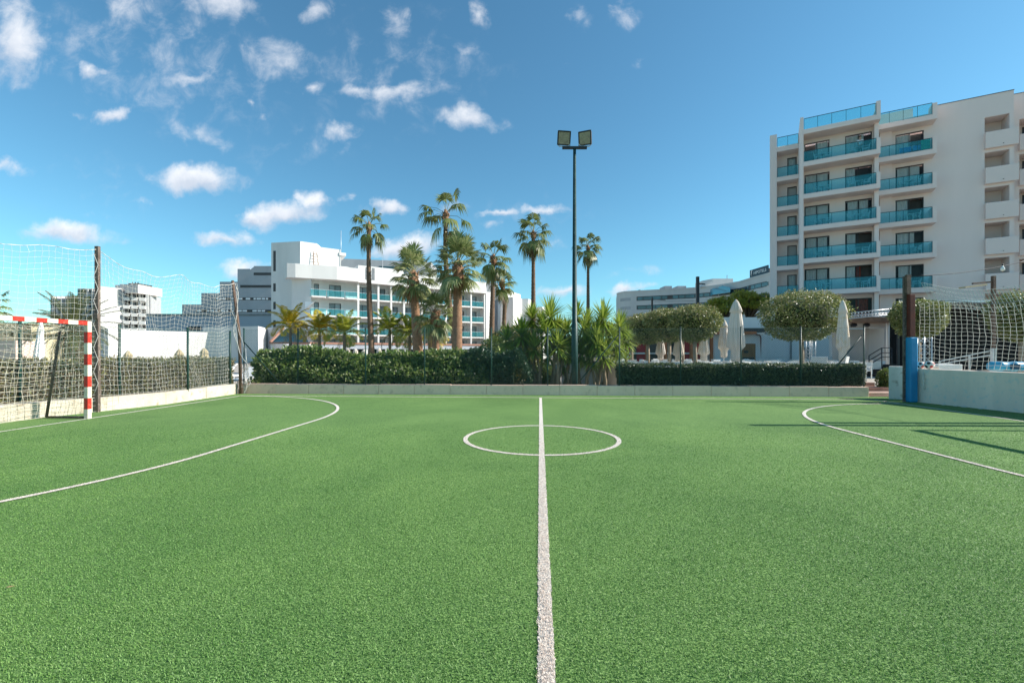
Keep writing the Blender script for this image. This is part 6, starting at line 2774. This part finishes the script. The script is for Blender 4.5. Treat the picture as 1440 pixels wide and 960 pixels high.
# balcony furniture on the beige tower
side_names = {0: 'left pair of rooms', 2: 'right hand room'}
for f in range(1, 6):
    fn_ = fl_names[f]
    zf_ = ZF[f] + .392
    spots = [(1.25, .75, 0), (2.0, .8, 0), (3.75, .75, 1), (4.7, .8, 1), (7.6, 2.95, 2), (8.5, 2.95, 2)]
    for k, (x, y, bay) in enumerate(spots):
        if f == 5 and k == 5:
            continue
        w = TP(x, y, 0)
        where = ['left door', 'left door', 'middle door', 'middle door', 'right door', 'right door'][k]
        sd_ = ['left', 'right'][k % 2]
        lb = f'{sd_} white chair by the {where} on the {fn_} floor balcony of the beige tower'
        if f == 5 and k == 4:
            lb = 'lone white chair by the right hand door on the fifth floor balcony, beige tower'
        place(proto_c, KC, 'c', (w.x, w.y), TA + (math.pi / 2 if k % 2 == 0 else -math.pi / 2) + random.uniform(-.3, .3), lb,
              'white chairs on the tower balconies', zf_)
    for j, (x, y) in enumerate([(1.62, .72), (4.22, .72), (8.05, 2.9)]):
        w = TP(x, y, 0)
        where = ['left', 'middle', 'right'][j]
        o = place(proto_t, KT, 't', (w.x, w.y), TA, f'small white table before the {where} door, {fn_} floor balcony of the beige tower',
                  'white tables on the tower balconies', zf_)
        o.scale = (.62, .62, .9)
# towels
q = MB()


def towel(label, cname, x, y, z, w, h, m):
    wp = TP(x, y, z)
    t_1 = MB()
    n = 8
    vs, fs = [], []
    for i in range(n + 1):
        for j in range(5):
            lx = (i / n - .5) * w
            lz = -h * j / 4
            ly = .02 * math.sin(i * 1.4 + j)
            c, s = math.cos(TA), math.sin(TA)
            vs.append((wp.x + lx * c - ly * s, wp.y + lx * s + ly * c, wp.z + lz))
    for i in range(n):
        for j in range(4):
            fs.append((i * 5 + j, i * 5 + j + 1, (i + 1) * 5 + j + 1, (i + 1) * 5 + j))
    t_1.add(vs, fs)
    o = t_1.build('towel', m)
    so_ = o.modifiers.new('thick', 'SOLIDIFY')
    so_.thickness = .015
    tag(o, label, 'towel')


towel('blue patterned towel spread over the fifth floor right hand balcony chair', 'towel', 7.7, 2.62, ZF[5] + SB + .62, .8, .42, 'towel_blue')
towel('second blue towel beside the first on the fifth floor right hand balcony', 'towel', 8.45, 2.62, ZF[5] + SB + .62, .55, .40, 'towel_blue')
towel('bright green towel hung at the right end of the fifth floor balcony', 'towel', 9.0, 2.5, ZF[5] + SB + .95, .6, .85, 'towel_green')

# loungers by the pool, seen through the left nets
def make_lounger(label, group):
    t = thing('sun_lounger', label, 'sun lounger', group=group)
    q = MB()
    q.box(-.32, .32, -.95, .35, .32, .38)
    q.build('bed', 'white_plastic', t, bevel=.01)
    q = MB()
    q.beam((0, .35, .36), (0, .95, .78), .6, .05)
    q.build('backrest', 'white_plastic', t)
    for sx_ in (-.28, .28):
        for sy in (-.8, .3):
            q = MB()
            q.box(sx_ - .02, sx_ + .02, sy - .02, sy + .02, 0, .32)
            q.build('leg', 'white_plastic', t)
    return t


pl_ = make_lounger('white sun lounger with raised back on the pool deck, seen through the left nets', 'sun loungers on the pool deck')
KL = kids(pl_)
used['l'] = False
for D in (17.5, 20.5, 24.0):
    for px in np.arange(-10, 345, 640 / D * 1.35):
        x = gx(px, D)
        if abs(px - 103) < 20 and D > 20:
            continue
        place(pl_, KL, 'l', (x, D + rr_.uniform(-.2, .2)), rr_.uniform(-.15, .15) + math.pi * (D == 20.5), z=.009)

# ---------------------------------------------------------------- the guest on the top balcony
pw = TP(4.35, 1.0, ZF[5] + .39)
pn = thing('person', 'person in white shirt and dark trousers standing on the top balcony of the beige tower', 'person', pw, TA)


def skin_body(name, joints, edges, m, parent, sub=2):
    me = bpy.data.meshes.new(name)
    me.from_pydata([j[0] for j in joints], edges, [])
    me.update()
    o = bpy.data.objects.new(name, me)
    COL.objects.link(o)
    o.parent = parent
    sk = o.modifiers.new('skin', 'SKIN')
    me.skin_vertices.new() if not me.skin_vertices else None
    for i, j in enumerate(joints):
        r_ = j[1]
        me.skin_vertices[0].data[i].radius = r_ if isinstance(r_, tuple) else (r_, r_)
    me.skin_vertices[0].data[0].use_root = True
    ss = o.modifiers.new('sub', 'SUBSURF')
    ss.levels = sub
    ss.render_levels = sub
    me.materials.append(MATS[m])
    return o


J = [((0, 0, .95), (.15, .11)), ((0, 0, 1.15), (.13, .10)), ((0, -.01, 1.38), (.17, .11)), ((0, 0, 1.50), (.06, .06)), ((0, -.02, 1.60), (.075, .09)), ((0, -.02, 1.72), (.07, .085)),
     ((.17, 0, 1.41), .055), ((.22, -.10, 1.18), .043), ((.08, -.26, 1.14), .035), ((-.17, 0, 1.41), .055), ((-.22, -.10, 1.18), .043), ((-.06, -.27, 1.16), .035),
     ((.09, 0, .88), .085), ((.10, -.01, .48), .058), ((.10, .01, .08), .04), ((.10, -.12, .04), .035),
     ((-.09, 0, .88), .085), ((-.10, -.01, .48), .058), ((-.10, .01, .08), .04), ((-.10, -.12, .04), .035)]
E = [(0, 1), (1, 2), (2, 3), (3, 4), (4, 5), (2, 6), (6, 7), (7, 8), (2, 9), (9, 10), (10, 11), (0, 12), (12, 13), (13, 14), (14, 15), (0, 16), (16, 17), (17, 18), (18, 19)]
skin_body('body', J, E, 'skin', pn)
J2 = [((0, 0, .94), (.165, .125)), ((0, 0, 1.15), (.15, .12)), ((0, -.01, 1.38), (.185, .125)), ((.18, 0, 1.41), .07), ((.225, -.09, 1.2), .056), ((-.18, 0, 1.41), .07), ((-.225, -.09, 1.2), .056)]
skin_body('shirt', J2, [(0, 1), (1, 2), (2, 3), (3, 4), (2, 5), (5, 6)], 'shirt_white', pn)
J3 = [((0, 0, .98), (.165, .125)), ((.09, 0, .86), .105), ((.10, -.01, .48), .075), ((.10, .01, .10), .06), ((-.09, 0, .86), .105), ((-.10, -.01, .48), .075), ((-.10, .01, .10), .06)]
skin_body('trousers', J3, [(0, 1), (1, 2), (2, 3), (0, 4), (4, 5), (5, 6)], 'trousers_dark', pn)
q = MB()
q.lathe([(.02, 1.62), (.08, 1.64), (.098, 1.70), (.09, 1.78), (.05, 1.82), (.005, 1.83)], 14, (0, .012, 0))
q.build('hair', 'hair_dark', pn)
q = MB()
q.lathe([(.005, -.02), (.014, -.01), (.010, .01), (.002, .03)], 8, (0, -.108, 1.665))
for s in (-1, 1):
    q.lathe([(.002, -.01), (.010, 0), (.002, .01)], 8, (s * .03, -.100, 1.695))
q.build('face_features', 'hair_dark', pn)
